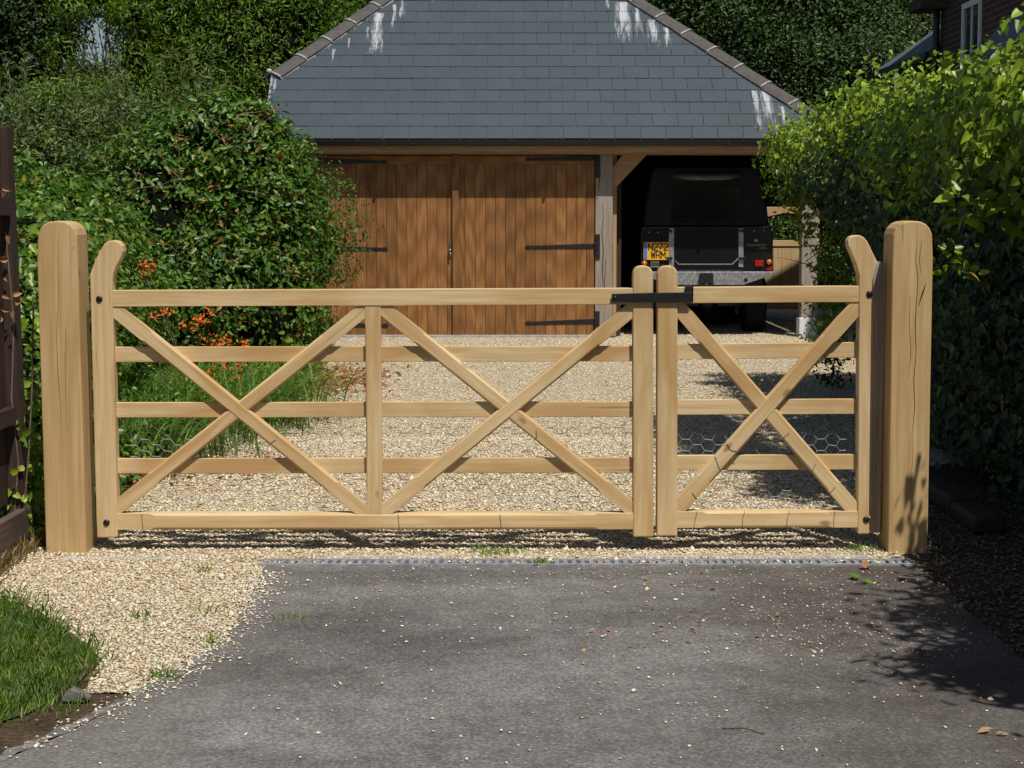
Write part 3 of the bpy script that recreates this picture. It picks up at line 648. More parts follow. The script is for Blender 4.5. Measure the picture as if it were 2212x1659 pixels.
# rest of the roof body: sides, back, soffit
BY = 2*RY-EY
hlY = EY+hl[1]*cs; hlZ = EZ+hl[1]*sn
V = [(XL, EY, EZ-.01), (XR, EY, EZ-.01), (XR, BY, EZ-.01), (XL, BY, EZ-.01), (rl, RY, RZ-.01), (rr_, RY, RZ-.01), (XL, hlY, hlZ-.01), (XL, BY-(hlY-EY), hlZ-.01)]
rb = MB(); rb.add(V, [(0, 1, 5, 4, 6), (1, 2, 5), (2, 3, 7, 4, 5), (6, 4, 7), (0, 6, 7, 3)]); rb.build("roof_side", M['slate_plain'], gar)
M['hip'] = plain("grey_brown_hip_tiles", (.085, .077, .074), .8, .2, 0, .18, 14, .3)
M['mortar'] = plain("lime_mortar", (.27, .27, .265), .9, .1, 0, .35, 25, .5)
def hipline(p0, p1, nrm_a, nrm_b, step=.455, w=.155):
    """angle tiles running down a hip; nrm_* = outward normals of the two slopes"""
    p0 = Vector(p0); p1 = Vector(p1); d = (p1-p0); Ln = d.length; d.normalize()
    upv = (Vector(nrm_a)+Vector(nrm_b)).normalized(); a = d.cross(upv).normalized()
    n = int(Ln/step)+1
    for i in range(n):
        s0, s1 = i*step+.006, min((i+1)*step-.004, Ln)
        if s1-s0 < .05: continue
        V = []; mb = MB()
        for s, lift in ((s0, .012), (s1, 0)):
            c = p0+d*s+upv*(.020+lift)
            for k in range(7):
                t = (k-3)/3; V.append(c+a*w*t-upv*(.070*abs(t)**1.5))
            for k in range(6, -1, -1):
                t = (k-3)/3; V.append(c+a*(w-.014)*t-upv*(.070*abs(t)**1.5+.016))
        F = [(i_, (i_+1) % 14, (i_+1) % 14+14, i_+14) for i_ in range(14)]+[tuple(range(13, -1, -1)), tuple(range(14, 28))]
        mb.add(V, F, None, False); mb.build("hip_tile", M['hip'], roof)
        j = MB(); V = []
        for s in (s0-.022, s0+.004):
            c = p0+d*s+upv*.036
            for k in range(7): t = (k-3)/3; V.append(c+a*(w-.004)*t-upv*(.066*abs(t)**1.5))
            for k in range(6, -1, -1): t = (k-3)/3; V.append(c+a*(w-.004)*t-upv*(.066*abs(t)**1.5+.03))
        j.add(V, F); j.build("mortar_joint", M['mortar'], roof)
    # bedding mortar under the tiles
    e = MB(); V = []
    for s in (0.0, Ln):
        c = p0+d*s
        V += [c+a*(w+.012)-upv*.095, c+a*(w-.02)-upv*.05, c-a*(w-.02)-upv*.05, c-a*(w+.012)-upv*.095]
    e.add(V, [(0, 1, 5, 4), (1, 2, 6, 5), (2, 3, 7, 6), (0, 3, 2, 1), (4, 5, 6, 7), (0, 4, 7, 3)]); e.build("bedding_mortar", M['mortar'], roof)
nf_ = (0, -sn, cs)
hipline((XL, hlY, hlZ), (rl, RY, RZ), nf_, (-.63, 0, .77)); hipline((XR, EY, EZ), (rr_, RY, RZ), nf_, (.61, 0, .79))
hipline((rl, RY, RZ), (rr_, RY, RZ), nf_, (0, sn, cs), .3)
MB().box(XL-.012, XL+.02, EY-.0, EY+.05, EZ-.06, EZ).build("verge_end", M['mortar'], roof)
vp = MB(); vp.add([(XL-.006, EY, EZ-.05), (XL-.006, EY, EZ+.01), (XL-.006, hlY, hlZ+.01), (XL-.006, hlY, hlZ-.05), (XL+.02, EY, EZ-.05), (XL+.02, EY, EZ+.01), (XL+.02, hlY, hlZ+.01), (XL+.02, hlY, hlZ-.05)], [(0, 1, 2, 3), (7, 6, 5, 4), (0, 4, 5, 1), (1, 5, 6, 2), (2, 6, 7, 3), (3, 7, 4, 0)]); vp.build("verge_mortar", M['mortar'], roof)
MB().ball((XL-.03, hlY-.03, hlZ+.03), .035).build("hip_iron", M['wire'], roof)
# gutter, fascia, beams
g = MB(); V = []; n = 10
for x in (XL+.02, XR-.02):
    for k in range(n+1): t = math.pi*k/n; V.append((x, EY-.022+.05*math.cos(math.pi-t)*-1, EZ-.012-.07*math.sin(t)))
F = [(k, k+1, k+1+n+1, k+n+1) for k in range(n)]+[tuple(range(n, -1, -1)), tuple(range(n+1, 2*n+2)), (0, n+1, 2*n+1, n)]
g.add(V, F); g.build("gutter", M['gutter'], gar)
br = MB()
for i in range(7):
    x = XL+.4+i*1.0; MB().box(x, x+.03, EY-.077, EY+.02, EZ-.088, EZ-.015).build("gutter_bracket", M['gutter'], gar)
MB().box(XL+.05, XR-.05, EY+.022, EY+.045, EZ-.16, EZ-.02).build("fascia", M['oak_tan'], gar)
bz1, bz0 = dz(316, 21.92), dz(334, 21.92)
MB().box(-2.62, 3.68, 21.93, 22.09, bz0, bz1+.10).build("eaves_beam", M['oak_tan'], gar)
for i in range(15):
    rft = MB(); x = -2.7+i*.42; V = [(x, EY+.05, EZ-.15), (x+.05, EY+.05, EZ-.15), (x+.05, EY+.05, EZ-.03), (x, EY+.05, EZ-.03), (x, EY+.6, EZ-.15+.55*TS), (x+.05, EY+.6, EZ-.15+.55*TS), (x+.05, EY+.6, EZ-.03+.55*TS), (x, EY+.6, EZ-.03+.55*TS)]
    rft.add(V, [(0, 1, 2, 3), (7, 6, 5, 4), (0, 4, 5, 1), (2, 6, 7, 3), (1, 5, 6, 2), (3, 7, 4, 0)]); rft.build("rafter", M['oak_tan'], gar)
# posts
zt = bz0
MB().box(dx(1286, 21.955), dx(1323.5, 21.955), 21.955, 22.15, .01, zt, 'z').build("post", M['oak_grey'], gar, .006)
MB().box(dx(1323.5, 22.1)+.001, dx(1331.5, 22.1), 22.06, 22.12, .01, zt, 'z').build("door_stop", M['oak_tan'], gar)
MB().box(dx(662, 21.955), dx(681, 21.955), 21.955, 22.15, .01, zt, 'z').build("post", M['oak_grey'], gar, .006)
rx0, rx1 = at(1731, 600, 22.0)[0], at(1766, 600, 22.0)[0]
MB().box(rx0, rx1, 22.0, 22.2, dz(686, 22.0), zt+.02, 'z').build("post", M['oak_grey'], gar, .006)
MB().box(rx0-.02, rx1+.02, 21.98, 22.22, .0, dz(686, 22.0)-.001).build("staddle_block", plain("white_painted_stone", (.72, .72, .70), .8, .2, 0, .08, 10, .3), gar, .01)
MB().prism([xz(1323.5, 362, 22.02), xz(1346, 332, 22.02), xz(1399, 332, 22.02), xz(1331, 404, 22.02), xz(1323.5, 416, 22.02)], 22.0, 22.09).build("post_brace", M['oak_tan'], gar, .004)
MB().prism([xz(1731, 362, 22.02), xz(1712, 332, 22.02), xz(1660, 332, 22.02), xz(1731, 404, 22.02)], 22.04, 22.12).build("post_brace", M['oak_tan'], gar, .004)
for pts_ in ([(1301, 440), (1303, 470), (1300, 500), (1303, 540), (1301, 590), (1304, 640)], [(1308, 560), (1306, 610), (1308, 660)], [(1294, 345), (1296, 380), (1293, 410)]): crack(gar, pts_, 21.955, .006)
crack(gar, [(1289.5, 427), (1290, 430)], 21.955, .01)
# walls
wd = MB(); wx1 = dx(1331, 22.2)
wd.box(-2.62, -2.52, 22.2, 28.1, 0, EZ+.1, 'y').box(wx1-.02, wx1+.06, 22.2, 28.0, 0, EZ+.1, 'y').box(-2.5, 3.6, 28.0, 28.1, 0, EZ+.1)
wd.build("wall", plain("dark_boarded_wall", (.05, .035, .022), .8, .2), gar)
MB().box(-2.6, 3.66, 22.2, 28.0, EZ+.06, EZ+.09).build("ceiling", plain("ceiling_boards", (.16, .12, .08), .9), gar)
MB().box(wx1+.07, 3.0, 24.5, 27.99, .001, .008).build("garage_floor", M['earth'], gar)
# doors
def door(x0, x1, side):
    za, zb = dz(729), dz(336.5); pw = .1195
    mb = MB(); X = x0; i = 0
    while X < x1-.01:
        e = min(X+pw, x1)
        mb.box(X+.0026, e-.0026, YD, YD+.022, za, zb-.10, 'z'); X += pw
    mb.box(x0, x1, YD+.012, YD+.04, za+.002, zb-.002, 'z')
    mb.box(x0+.001, x1-.001, YD-.003, YD+.02, zb-.0995, zb, 'x')
    d = mb.build("door", M['door'], gar, .003, 2)
    return d
xm = dx(982)
d1 = door(dx(682), xm-.004, -1); d2 = door(xm+.004, dx(1284), 1)
MB().box(dx(977.5), dx(992.5), YD-.042, YD-.0035, dz(727), dz(334), 'z').build("cover_strip", M['door'], d2, .003)
def strap(d, xtip, xroot, y, yr, plate, s):
    """arrow-headed strap hinge on the door face"""
    zt_, zr = dz(y), dz(yr); a = dx(xtip); b = dx(xroot); k = .1*s
    f = YD-.008
    mb = MB().prism([(a, zt_), (a+.35*k, zt_+.024), (a+.62*k, zt_+.026), (a+.75*k, zt_+.013), (a+.9*k, zt_+.018), (b, zr+.030), (b, zr-.030), (a+.9*k, zt_-.018), (a+.75*k, zt_-.013), (a+.62*k, zt_-.026), (a+.35*k, zt_-.024)], f, YD-.0031)
    for i in range(5):
        x = a+(b-a)*(i+1)/5.5; mb.ball((x, f-.001, zt_+(zr-zt_)*(i+1)/5.5), .006, 6, 4)
    o = mb.build("strap_hinge", M['iron'], d, .0012, 1)
    if plate:
        c = dx(xroot+7, 21.95); z1, z0 = dz(plate[0], 21.95), dz(plate[1], 21.95); m2 = MB().box(c-.032, c+.028, 21.943, 21.954, z0, z1); zc = (z0+z1)/2
        m2.tube([(b+.012, YD-.02, zr-.05), (b+.012, YD-.02, zr+.05)], .014, 8).box(b, c-.02, YD-.03, YD-.018, zr-.02, zr+.02)
        m2.build("hinge_plate", M['iron'], d, .0012, 1)
for y, yr, pl in ((344, 342, (335, 384)), (534, 531.5, (506, 560)), (698, 694, (672, 706))): strap(d2, 1133, 1284, y, yr, pl, 1)
for y, yr, pl in ((350, 348, None), (538, 536, None), (703, 701, None)): strap(d1, 839, 676, y, yr, pl, -1)
hx, hz = dx(972), dz(541)
MB().box(hx-.014, hx+.014, YD-.010, YD-.0005, hz-.09, hz+.09).build("latch_plate", plain("dull_brass", (.14, .12, .07), .4, .5, .6), d1, .003)
MB().tube([(hx, YD-.012, hz+.02), (hx, YD-.05, hz+.02), (hx+.012, YD-.055, hz-.045)], .009, 8).build("door_handle", plain("polished_chrome", (.8, .8, .78), .12, .5, 1, .03), d1)
MB().box(dx(690), dx(1282), 21.86, 22.0, .002, .035).build("threshold", M['concrete'], gar)
MB().box(hx+.04, hx+.09, YD-.03, YD-.005, .036, .075).build("floor_bolt", M['iron'], gar)
# small flood lamp on the post head
lx = at(1303, 324, 21.93)
MB().box(lx[0]-.035, lx[0]+.035, 21.88, 21.929, lx[2]-.018, lx[2]+.018).ball((lx[0], 21.88, lx[2]), .02, 10, 6, (1.3, .5, .8)).build("sensor_lamp", plain("chrome_sensor", (.85, .85, .82), .15, .5, 1, .03), gar, .006)

# ------------------------------------------------------------------ side gate behind the garage
YG2 = 28.5
sg = empty("side_gate", (at(1700, 690, YG2)[0], YG2, 0), "oak side gate with arched rail and black iron bars behind garage", "gate")
def sx_(x): return at(x, 600, YG2)[0]
def sz_(y): return at(1700, y, YG2)[2]
MB().prism([xz(1630, 447, YG2), xz(1765, 447, YG2), xz(1765, 468, YG2), xz(1745, 472, YG2), xz(1722, 463, YG2), xz(1698, 460, YG2), xz(1675, 464, YG2), xz(1656, 469, YG2), xz(1630, 469, YG2)], YG2, YG2+.06).build("top_rail", M['oak'], sg, .004)
mb = MB()
for x in range(1637, 1760, 22): mb.tube([(sx_(x), YG2+.03, sz_(520)), (sx_(x), YG2+.03, sz_(460))], .011, 8)
mb.box(sx_(1632), sx_(1762), YG2+.02, YG2+.045, sz_(519), sz_(517)); mb.build("iron_bars", M['iron'], sg)
MB().box(sx_(1632), sx_(1762), YG2, YG2+.06, sz_(532), sz_(519)).build("middle_rail", M['oak'], sg, .004)
mb = MB()
for i in range(7):
    x = 1634+i*18.5; mb.box(sx_(x), sx_(x+18), YG2+.015, YG2+.04, sz_(667), sz_(532)-.001, 'z')
mb.build("board_panel", M['oak_gold'], sg, .002)
MB().box(sx_(1632), sx_(1762), YG2-.002, YG2+.012, sz_(664), sz_(657)).build("bottom_rail", M['oak_gold'], sg)
for x in (1627, 1762): MB().box(sx_(x), sx_(x+6), YG2-.01, YG2+.08, 0, sz_(443), 'z').build("hanging_post", M['oak'], sg)

# ------------------------------------------------------------------ off-road car in the open bay
M['paint'] = plain("black_car_paint", (.008, .008, .009), .22, .5, 0, .1, 5)
M['canvas'] = plain("black_canvas_hood", (.010, .010, .011), .75, .3, 0, .3, 6, .4)
M['glass'] = plain("dark_hood_window", (.010, .011, .012), .12, .5, 0, .1)
M['rubber'] = plain("tyre_rubber", (.012, .012, .012), .85, .2)
def chequer():
    m, nt, p = newmat("aluminium_chequer_plate", .38, .5, .55)
    tc = N(nt, "TexCoord"); w1 = N(nt, "TexVoronoi", Scale=32.0); nt.links.new(scaled(nt, tc.outputs["Object"], (1, 1, .6)), w1.inputs["Vector"])
    nt.links.new(ramp(nt, w1.outputs["Distance"], [(.1, (.50, .51, .53)), (.6, (.30, .31, .33))]).outputs[0], p.inputs["Base Color"]); addbump(nt, p, w1.outputs["Distance"], .6, .004); return m
M['chequer'] = chequer()
YC = 22.28
car = empty("parked_car", (at(1527, 600, YC)[0], YC+2, 0), "black off-road car with canvas hood parked tail first in the open garage bay", "car")
cxm = at(1526.5, 600, YC)[0]
def c_(x, y, Y=YC): return xz(x, y, Y)
body = MB().prism([c_(*q) for q in [(1383, 588), (1383, 508), (1388, 490), (1664, 490), (1670, 508), (1670, 588)]], YC, YC+2.6)
body.prism([c_(*q) for q in [(1388, 600), (1388, 505), (1664, 505), (1664, 600)]], YC+2.61, YC+3.7)
body.prism([(c_(1388, 0)[0], .55), (c_(1664, 0)[0], .55), (c_(1664, 0)[0], .72), (c_(1388, 0)[0], .72)], YC+.3, YC+3.6)
bd = body.build("body", M['paint'], car, .012, 2)
MB().prism([c_(*q) for q in [(1391, 489), (1396, 440), (1409, 372), (1418, 360), (1634, 360), (1643, 372), (1657, 440), (1662, 489)]], YC+.02, YC+2.2).build("canvas_hood", M['canvas'], car, .03, 3)
MB().prism([c_(*q) for q in [(1450, 484), (1452, 402), (1600, 402), (1603, 484)]], YC+.004, YC+.0195).build("hood_window", M['glass'], car, .004)
p1, p2 = at(1454, 380, YC-.01), at(1600, 378, YC-.01)
MB().tube([(p1[0], p1[1], p1[2]), (p1[0]+.2, p1[1]-.01, p1[2]-.012), ((p1[0]+p2[0])/2, p1[1]-.015, p1[2]-.018), (p2[0]-.15, p1[1]-.01, p1[2]-.01), (p2[0], p1[1], p2[2])], [.03, .045, .043, .046, .03], 10).build("rolled_flap", plain("clear_plastic_roll", (.06, .06, .065), .18, .6, 0, .5, 14, .8), car)
# windscreen and front wings seen from the side only
MB().prism([c_(1395, 489), c_(1400, 400), c_(1652, 400), c_(1658, 489)], YC+2.21, YC+2.28).build("windscreen", M['glass'], car)
tg = MB().prism([c_(*q) for q in [(1446, 582), (1446, 491), (1605.5, 491), (1605.5, 582)]], YC-.02, YC-.001)
tg = tg.build("tailgate", M['paint'], car, .006)
MB().prism([c_(*q, YC-.025) for q in [(1460, 565), (1466, 572), (1582, 572), (1595, 560), (1595, 556), (1581, 569.5), (1467, 569.5), (1456, 560)]], YC-.024, YC-.0205).build("edge_trim", plain("grey_trim", (.2, .2, .2), .5), tg)
for a_, b_ in ((1445, 1456), (1595.5, 1606)): MB().prism([c_(*q, YC-.026) for q in [(a_, 577), (a_, 493), (b_, 493), (b_, 577)]], YC-.030, YC-.0205).build("side_plate", M['chequer'], tg, .002)
for y in (499, 558):
    for x in (1447, 1602): q = at(x, y, YC-.04); MB().box(q[0]-.03, q[0]+.03, YC-.055, YC-.031, q[2]-.016, q[2]+.016).ball((q[0]+(.03 if x > 1500 else -.03), YC-.05, q[2]), .018, 8, 6).build("tailgate_catch", M['iron'], tg, .003)
MB().prism([c_(*q, YC-.09) for q in [(1383, 593), (1383, 587), (1671, 587), (1671, 593), (1612, 613), (1608, 615.5), (1446, 615.5), (1441, 613)]], YC-.10, YC+.04).build("bumper", M['chequer'], car, .004)
hm = MB(); q = [c_(*p, YC-.14) for p in [(1511, 619), (1511, 592), (1515, 589.5), (1537, 589.5), (1541, 592), (1541, 619)]]
hm.prism(q, YC-.15, YC-.101)
for (x, y) in ((1517, 595), (1535, 595), (1517, 610), (1535, 610)): p = c_(x, y, YC-.15); hm.ball((p[0], YC-.152, p[1]), .012, 8, 5)
p = c_(1526, 617, YC-.2); hm.ball((p[0], YC-.19, p[1]), .028, 12, 8); hm.build("tow_hitch", M['iron'], car, .003)
p = c_(1611, 605, YC-.1); MB().cyl_y(p[0], p[1], .024, YC-.103, YC-.0995).build("bumper_hole", M['hole'], car)
MB().prism([c_(*q, YC-.03) for q in [(1448, 586), (1448, 582.5), (1604, 582.5), (1604, 586)]], YC-.05, YC+.0).build("step_bar", plain("scuffed_black_step", (.05, .05, .052), .4, .5, .4, .6, 30, .5), car)
# wheels
zc = .36
for (y, n_) in ((YC+.86, 0), (YC+3.15, 1)):
    for s in (-1, 1):
        xo = cxm+s*.80; xi = xo-s*.26
        w = MB().cyl_x(y, zc, .36, min(xo, xi), max(xo, xi), 32).build("wheel", M['rubber'], car, .03, 3)
        MB().cyl_x(y, zc, .19, xo-.004 if s > 0 else xo-.006, xo+.006 if s > 0 else xo+.004, 24).build("rim", M['chequer'], w)
MB().box(cxm-.55, cxm+.55, YC+.82, YC+.90, .32, .40).ball((cxm+.1, YC+.86, .36), .13, 12, 8).build("axle", M['iron'], car)
MB().box(cxm+.36, cxm+.40, YC+.12, YC+.14, .26, .52).build("mud_flap", M['rubber'], car)
MB().box(cxm-.62, cxm-.58, YC+.12, YC+.14, .26, .52).build("mud_flap", M['rubber'], car)
# lights and plate
def lens(name, col, emis=False): 
    return plain(name, col, .15, .6, 0, .1, 20)
M['red'] = lens("red_lens", (.38, .010, .008)); M['amber'] = lens("amber_lens", (.60, .16, .01))
MB().prism([c_(*q) for q in [(1630, 575), (1630, 562), (1648.5, 562), (1648.5, 575)]], YC-.035, YC-.001).build("brake_light", M['red'], car, .008, 3)
MB().prism([c_(*q) for q in [(1655.5, 583.5), (1655.5, 576), (1667, 576), (1667, 583.5)]], YC-.012, YC-.001).build("reflector", M['red'], car, .002)
for x, y in ((1661, 566), (1391.7, 569)):
    p = c_(x, y); MB().cyl_y(p[0], p[1], .040, YC-.02, YC-.001).build("lamp_bezel", M['rubber'], car); MB().ball((p[0], YC-.021, p[1]), .033, 14, 8, (1, .8, 1)).build("indicator_light", M['amber'], car)
MB().prism([c_(*q) for q in [(1404, 577), (1404, 565), (1424, 565), (1424, 577)]], YC-.045, YC-.001).build("number_plate_lamp", plain("chrome_lamp", (.7, .7, .7), .2, .5, 1, .2, 30), car, .008, 3)
npl = MB().prism([c_(*q) for q in [(1390, 561.5), (1390, 523), (1445, 523), (1445, 561.5)]], YC-.022, YC-.012).build("number_plate", plain("yellow_reflective_plate", (.80, .43, .02), .4, .5, 0, .04), car, .002)
MB().prism([c_(*q) for q in [(1391, 560.5), (1391, 524), (1397.5, 524), (1397.5, 560.5)]], YC-.0235, YC-.0221).build("blue_band", plain("blue_band_print", (.06, .17, .55), .4), npl)
def text(s, name, mat, parent, x0, x1, ybase, ytop, Y, bold=0.0):
    cu = bpy.data.curves.new(name, 'FONT'); cu.body = s; cu.size = 1; cu.extrude = .0; cu.offset = bold; cu.space_character = 1.12
    tmp = bpy.data.objects.new("tmp", cu); SC.collection.objects.link(tmp); bpy.context.view_layer.update()
    me = bpy.data.meshes.new_from_object(tmp); bpy.data.objects.remove(tmp)
    V = np.array([v.co[:] for v in me.vertices]); a = V.min(0); b = V.max(0)
    P0 = at(x0, ybase, Y); P1 = at(x1, ytop, Y)
    for v in me.vertices:
        t = (v.co.x-a[0])/(b[0]-a[0]); u = (v.co.y-a[1])/(b[1]-a[1])
        v.co = (P0[0]+(P1[0]-P0[0])*t, Y, P0[2]+(P1[2]-P0[2])*u)
    me.update(); me.materials.clear()
    o = link(name, me, mat, parent); sm = o.modifiers.new("thick", 'SOLIDIFY'); sm.thickness = .001; return o
M['ink'] = plain("black_lettering", (.008, .008, .008), .5)
GL = {'N': [[(0, 0), (0, 1), (1, 0), (1, 1)]], '2': [[(0, .78), (.12, .95), (.5, 1), (.9, .93), (1, .74), (.92, .55), (.1, .15), (0, 0), (1, 0)]], '7': [[(0, 1), (1, 1), (.45, .35), (.35, 0)]],
      'W': [[(0, 1), (.22, 0), (.5, .85), (.78, 0), (1, 1)]], 'R': [[(0, 0), (0, 1), (.75, 1), (1, .85), (1, .62), (.75, .47), (0, .47)], [(.5, .47), (1, 0)]], 'M': [[(0, 0), (0, 1), (.5, .35), (1, 1), (1, 0)]]}
def plate_text(word, x0, x1, yb, yt, Y, gap=.28, wd_=.0064):
    n = len(word); cw = (x1-x0)/(n+gap*(n-1))
    for i, ch in enumerate(word):
        mb = MB(); a = x0+i*cw*(1+gap)
        for st_ in GL[ch]:
            P = [xz(a+u*cw, yb-(yb-yt)*v, Y) for u, v in st_]
            for (p, q) in zip(P[:-1], P[1:]):
                d = Vector((q[0]-p[0], q[1]-p[1])).normalized(); nx_, nz_ = -d.y*wd_, d.x*wd_; ex_, ez_ = d.x*wd_*.8, d.y*wd_*.8
                mb.prism([(p[0]+nx_-ex_, p[1]+nz_-ez_), (q[0]+nx_+ex_, q[1]+nz_+ez_), (q[0]-nx_+ex_, q[1]-nz_+ez_), (p[0]-nx_-ex_, p[1]-nz_-ez_)], Y-random.uniform(.001, .0016), Y)
        mb.build("letter", M['ink'], npl)
plate_text("N272", 1401, 1442.5, 540.5, 526, YC-.0222); plate_text("WRM", 1406.5, 1437, 557.5, 543.5, YC-.0222, .3)
M['badge'] = plain("grey_badge_lettering", (.33, .34, .35), .35, .5, .3)
text("DEFENDER", "badge", M['badge'], car, 1613.5, 1656, 531.5, 527, YC-.004, .01)
MB().prism([c_(*q) for q in [(1639, 538), (1639, 534), (1656, 534), (1656, 538)]], YC-.004, YC-.001).build("badge_plate", plain("dark_grey_badge", (.09, .09, .1), .4), car)
M['steel'] = plain("dull_steel", (.3, .3, .3), .3, .5, .8)
for x, y in ((1401, 502), (1421, 502), (1629, 498), (1650, 498)): p = c_(x, y); MB().ball((p[0], YC-.006, p[1]), .013, 8, 5).build("stud", M['steel'], car)
p = c_(1634, 519); MB().ball((p[0], YC-.006, p[1]), .03, 10, 6, (1.2, .5, .6)).build("filler_lamp", M['steel'], car)

# ------------------------------------------------------------------ brick house at the right
def brickm():
    m, nt, p = newmat("old_red_brick", .9, .15)
    at_ = N(nt, "TexCoord"); mp = nt.nodes.new("ShaderNodeCombineXYZ"); s = nt.nodes.new("ShaderNodeSeparateXYZ"); nt.links.new(at_.outputs["Object"], s.inputs[0])
    nt.links.new(mathn(nt, 'ADD', s.outputs[1], s.outputs[0]), mp.inputs[0]); nt.links.new(s.outputs[2], mp.inputs[1])
    b = N(nt, "TexBrick", Scale=1.0); b.inputs["Color1"].default_value = (.075, .040, .032, 1); b.inputs["Color2"].default_value = (.05, .03, .026, 1); b.inputs["Mortar"].default_value = (.11, .095, .085, 1)
    b.inputs["Brick Width"].default_value = .225; b.inputs["Row Height"].default_value = .075; b.inputs["Mortar Size"].default_value = .009
    nt.links.new(mp.outputs[0], b.inputs["Vector"]); nt.links.new(b.outputs[0], p.inputs["Base Color"]); addbump(nt, p, b.outputs["Fac"], -.5, .01); return m
M['brick'] = brickm()
M['white'] = plain("white_window_paint", (.62, .66, .70), .4)
M['pane'] = plain("dark_window_glass", (.02, .03, .04), .06, .6, 0, .1)
ho = empty("brick_house", (8, 22, 0), "dark brick house with slate roofs above the right hedge", "house")
HX = 5.62
MB().box(HX, 12, 15.5, 24.6, 0, 7.2).box(HX+.25, 11, 24.61, 28.2, 0, 3.55).box(HX+.02, HX+.3, 24.2, 24.62, 0, 4.9).build("wall", M['brick'], ho)
def window_(y0, y1, z0, z1, X=HX, bars=1):
    f = MB(); t = .07
    f.box(X-.03, X+.05, y0, y0+t, z0, z1).box(X-.03, X+.05, y1-t, y1, z0, z1).box(X-.028, X+.05, y0+t, y1-t, z1-t, z1).box(X-.05, X+.05, y0-.05, y1+.05, z0-.06, z0)
    for i in range(bars): yy = y0+(y1-y0)*(i+1)/(bars+1); f.box(X-.02, X+.03, yy-.02, yy+.02, z0, z1-t)
    f.box(X-.018, X+.03, y0+t, y1-t, (z0+z1)/2-.02, (z0+z1)/2+.02)
    fo = f.build("window", M['white'], ho); MB().box(X-.005, X-.0005, y0+t, y1-t, z0, z1-t).build("pane", M['pane'], fo)
window_(22.45, 23.35, 2.7, 4.06)
window_(24.72, 25.35, 2.75, 3.62, HX+.22)
window_(24.72, 25.2, 1.4, 2.2, HX+.22)
def slab(P, t, name, mat, parent):
    V = [tuple(p) for p in P]+[(p[0], p[1], p[2]-t) for p in P]; n = len(P)
    mb = MB(); mb.add(V, [tuple(range(n)), tuple(range(2*n-1, n-1, -1))]+[(i, i+n, (i+1) % n+n, (i+1) % n) for i in range(n)]); return mb.build(name, mat, parent)
M['hslate'] = plain("house_slates", (.10, .13, .145), .55, .3, 0, .25, 10, .4)
slab([(HX-.15, 24.62, 3.6), (HX-.15, 28.5, 3.6), (HX+1.6, 26.9, 4.9), (HX+1.6, 24.62, 4.9)], .08, "roof", M['hslate'], ho)
slab([(HX-.15, 28.5, 3.6), (11, 28.5, 3.6), (11, 26.9, 4.9), (HX+1.6, 26.9, 4.9)], .08, "roof", M['hslate'], ho)
MB().box(HX-.2, HX-.14, 24.62, 28.55, 3.49, 3.59).build("gutter", M['gutter'], ho)
slab([(HX-.5, 15, 7.25), (HX-.5, 25.1, 7.25), (9, 25.1, 9.5), (9, 15, 9.5)], .12, "roof", M['hslate'], ho)
MB().box(HX-.45, HX-.001, 23.9, 25.1, 4.55, 4.75).box(HX-.35, HX-.001, 24.2, 25.0, 4.12, 4.25).build("eaves_bracket", M['bark'], ho)
MB().tube([(HX-.08, 24.5, 0), (HX-.08, 24.5, 7)], .045, 8).build("downpipe", M['gutter'], ho)
slab([(HX-1.0, 17, 2.5), (HX-1.0, 21.3, 2.5), (HX-.001, 21.3, 3.7), (HX-.001, 17, 3.7)], .08, "porch_roof", M['hslate'], ho)

# ------------------------------------------------------------------ left boundary fence
fn = empty("timber_fence", (-2.3, 7.2, 0), "dark brown timber fence at the left edge of the photo", "fence")
fx = -2.125
MB().prism([(fx-.10, 0), (fx-.008, 0), (fx-.045, at(20, 272, 8.02)[2]), (fx-.14, at(20, 272, 8.02)[2])], 8.02, 8.12, 'z').build("fence_post", M['fence'], fn, .006)
mb = MB()
for i in range(16):
    y = 7.99-i*.145; mb.box(fx-.085-(i % 2)*.012, fx-.070-(i % 2)*.012, y-.15, y, .2, 1.80, 'z')
mb.build("boards", M['fence'], fn)
MB().box(fx-.045, fx-.005, 5.7, 8.30, .0, .17, 'y').build("gravel_board", wood("faded_brown_board", (.075, .05, .042), (.11, .078, .066), (.15, .11, .095), crack=.6, patch=.2, knots=False), fn, .004)
MB().box(fx-.069, fx-.03, 5.7, 8.0, .55, .62, 'y').box(fx-.069, fx-.03, 5.7, 8.0, 1.45, 1.52, 'y').build("fence_rail", M['fence'], fn)

# ------------------------------------------------------------------ vegetation
def plant(name, loc, label, cat, parts, group=None):
    root = empty(name, loc, label, cat, group)
    for nm, mat, P, Nn, size, asp, kw in parts:
        V, F = leaf_arrays(P, Nn, size*RNG.uniform(.65, 1.3, len(P)), asp, **kw); np_mesh(nm, V, F, mat, root)
    return root
def twigs(name, root, starts, length, n, mat=None, spread=1.0, r=.004):
    mb = MB()
    for i in range(n):
        p = Vector(random.choice(starts)); d = Vector((random.gauss(0, 1), random.gauss(-.3, .7), abs(random.gauss(.6, .5)))).normalized(); pts = [p]
        for k in range(5): d = (d+Vector((random.gauss(0, .25), random.gauss(0, .25), random.gauss(0, .2)))).normalized(); pts.append(pts[-1]+d*length/5)
        mb.tube(pts, [r*(1-.15*k) for k in range(6)], 4, False)
    mb.build(name, mat or M['twig'], root)

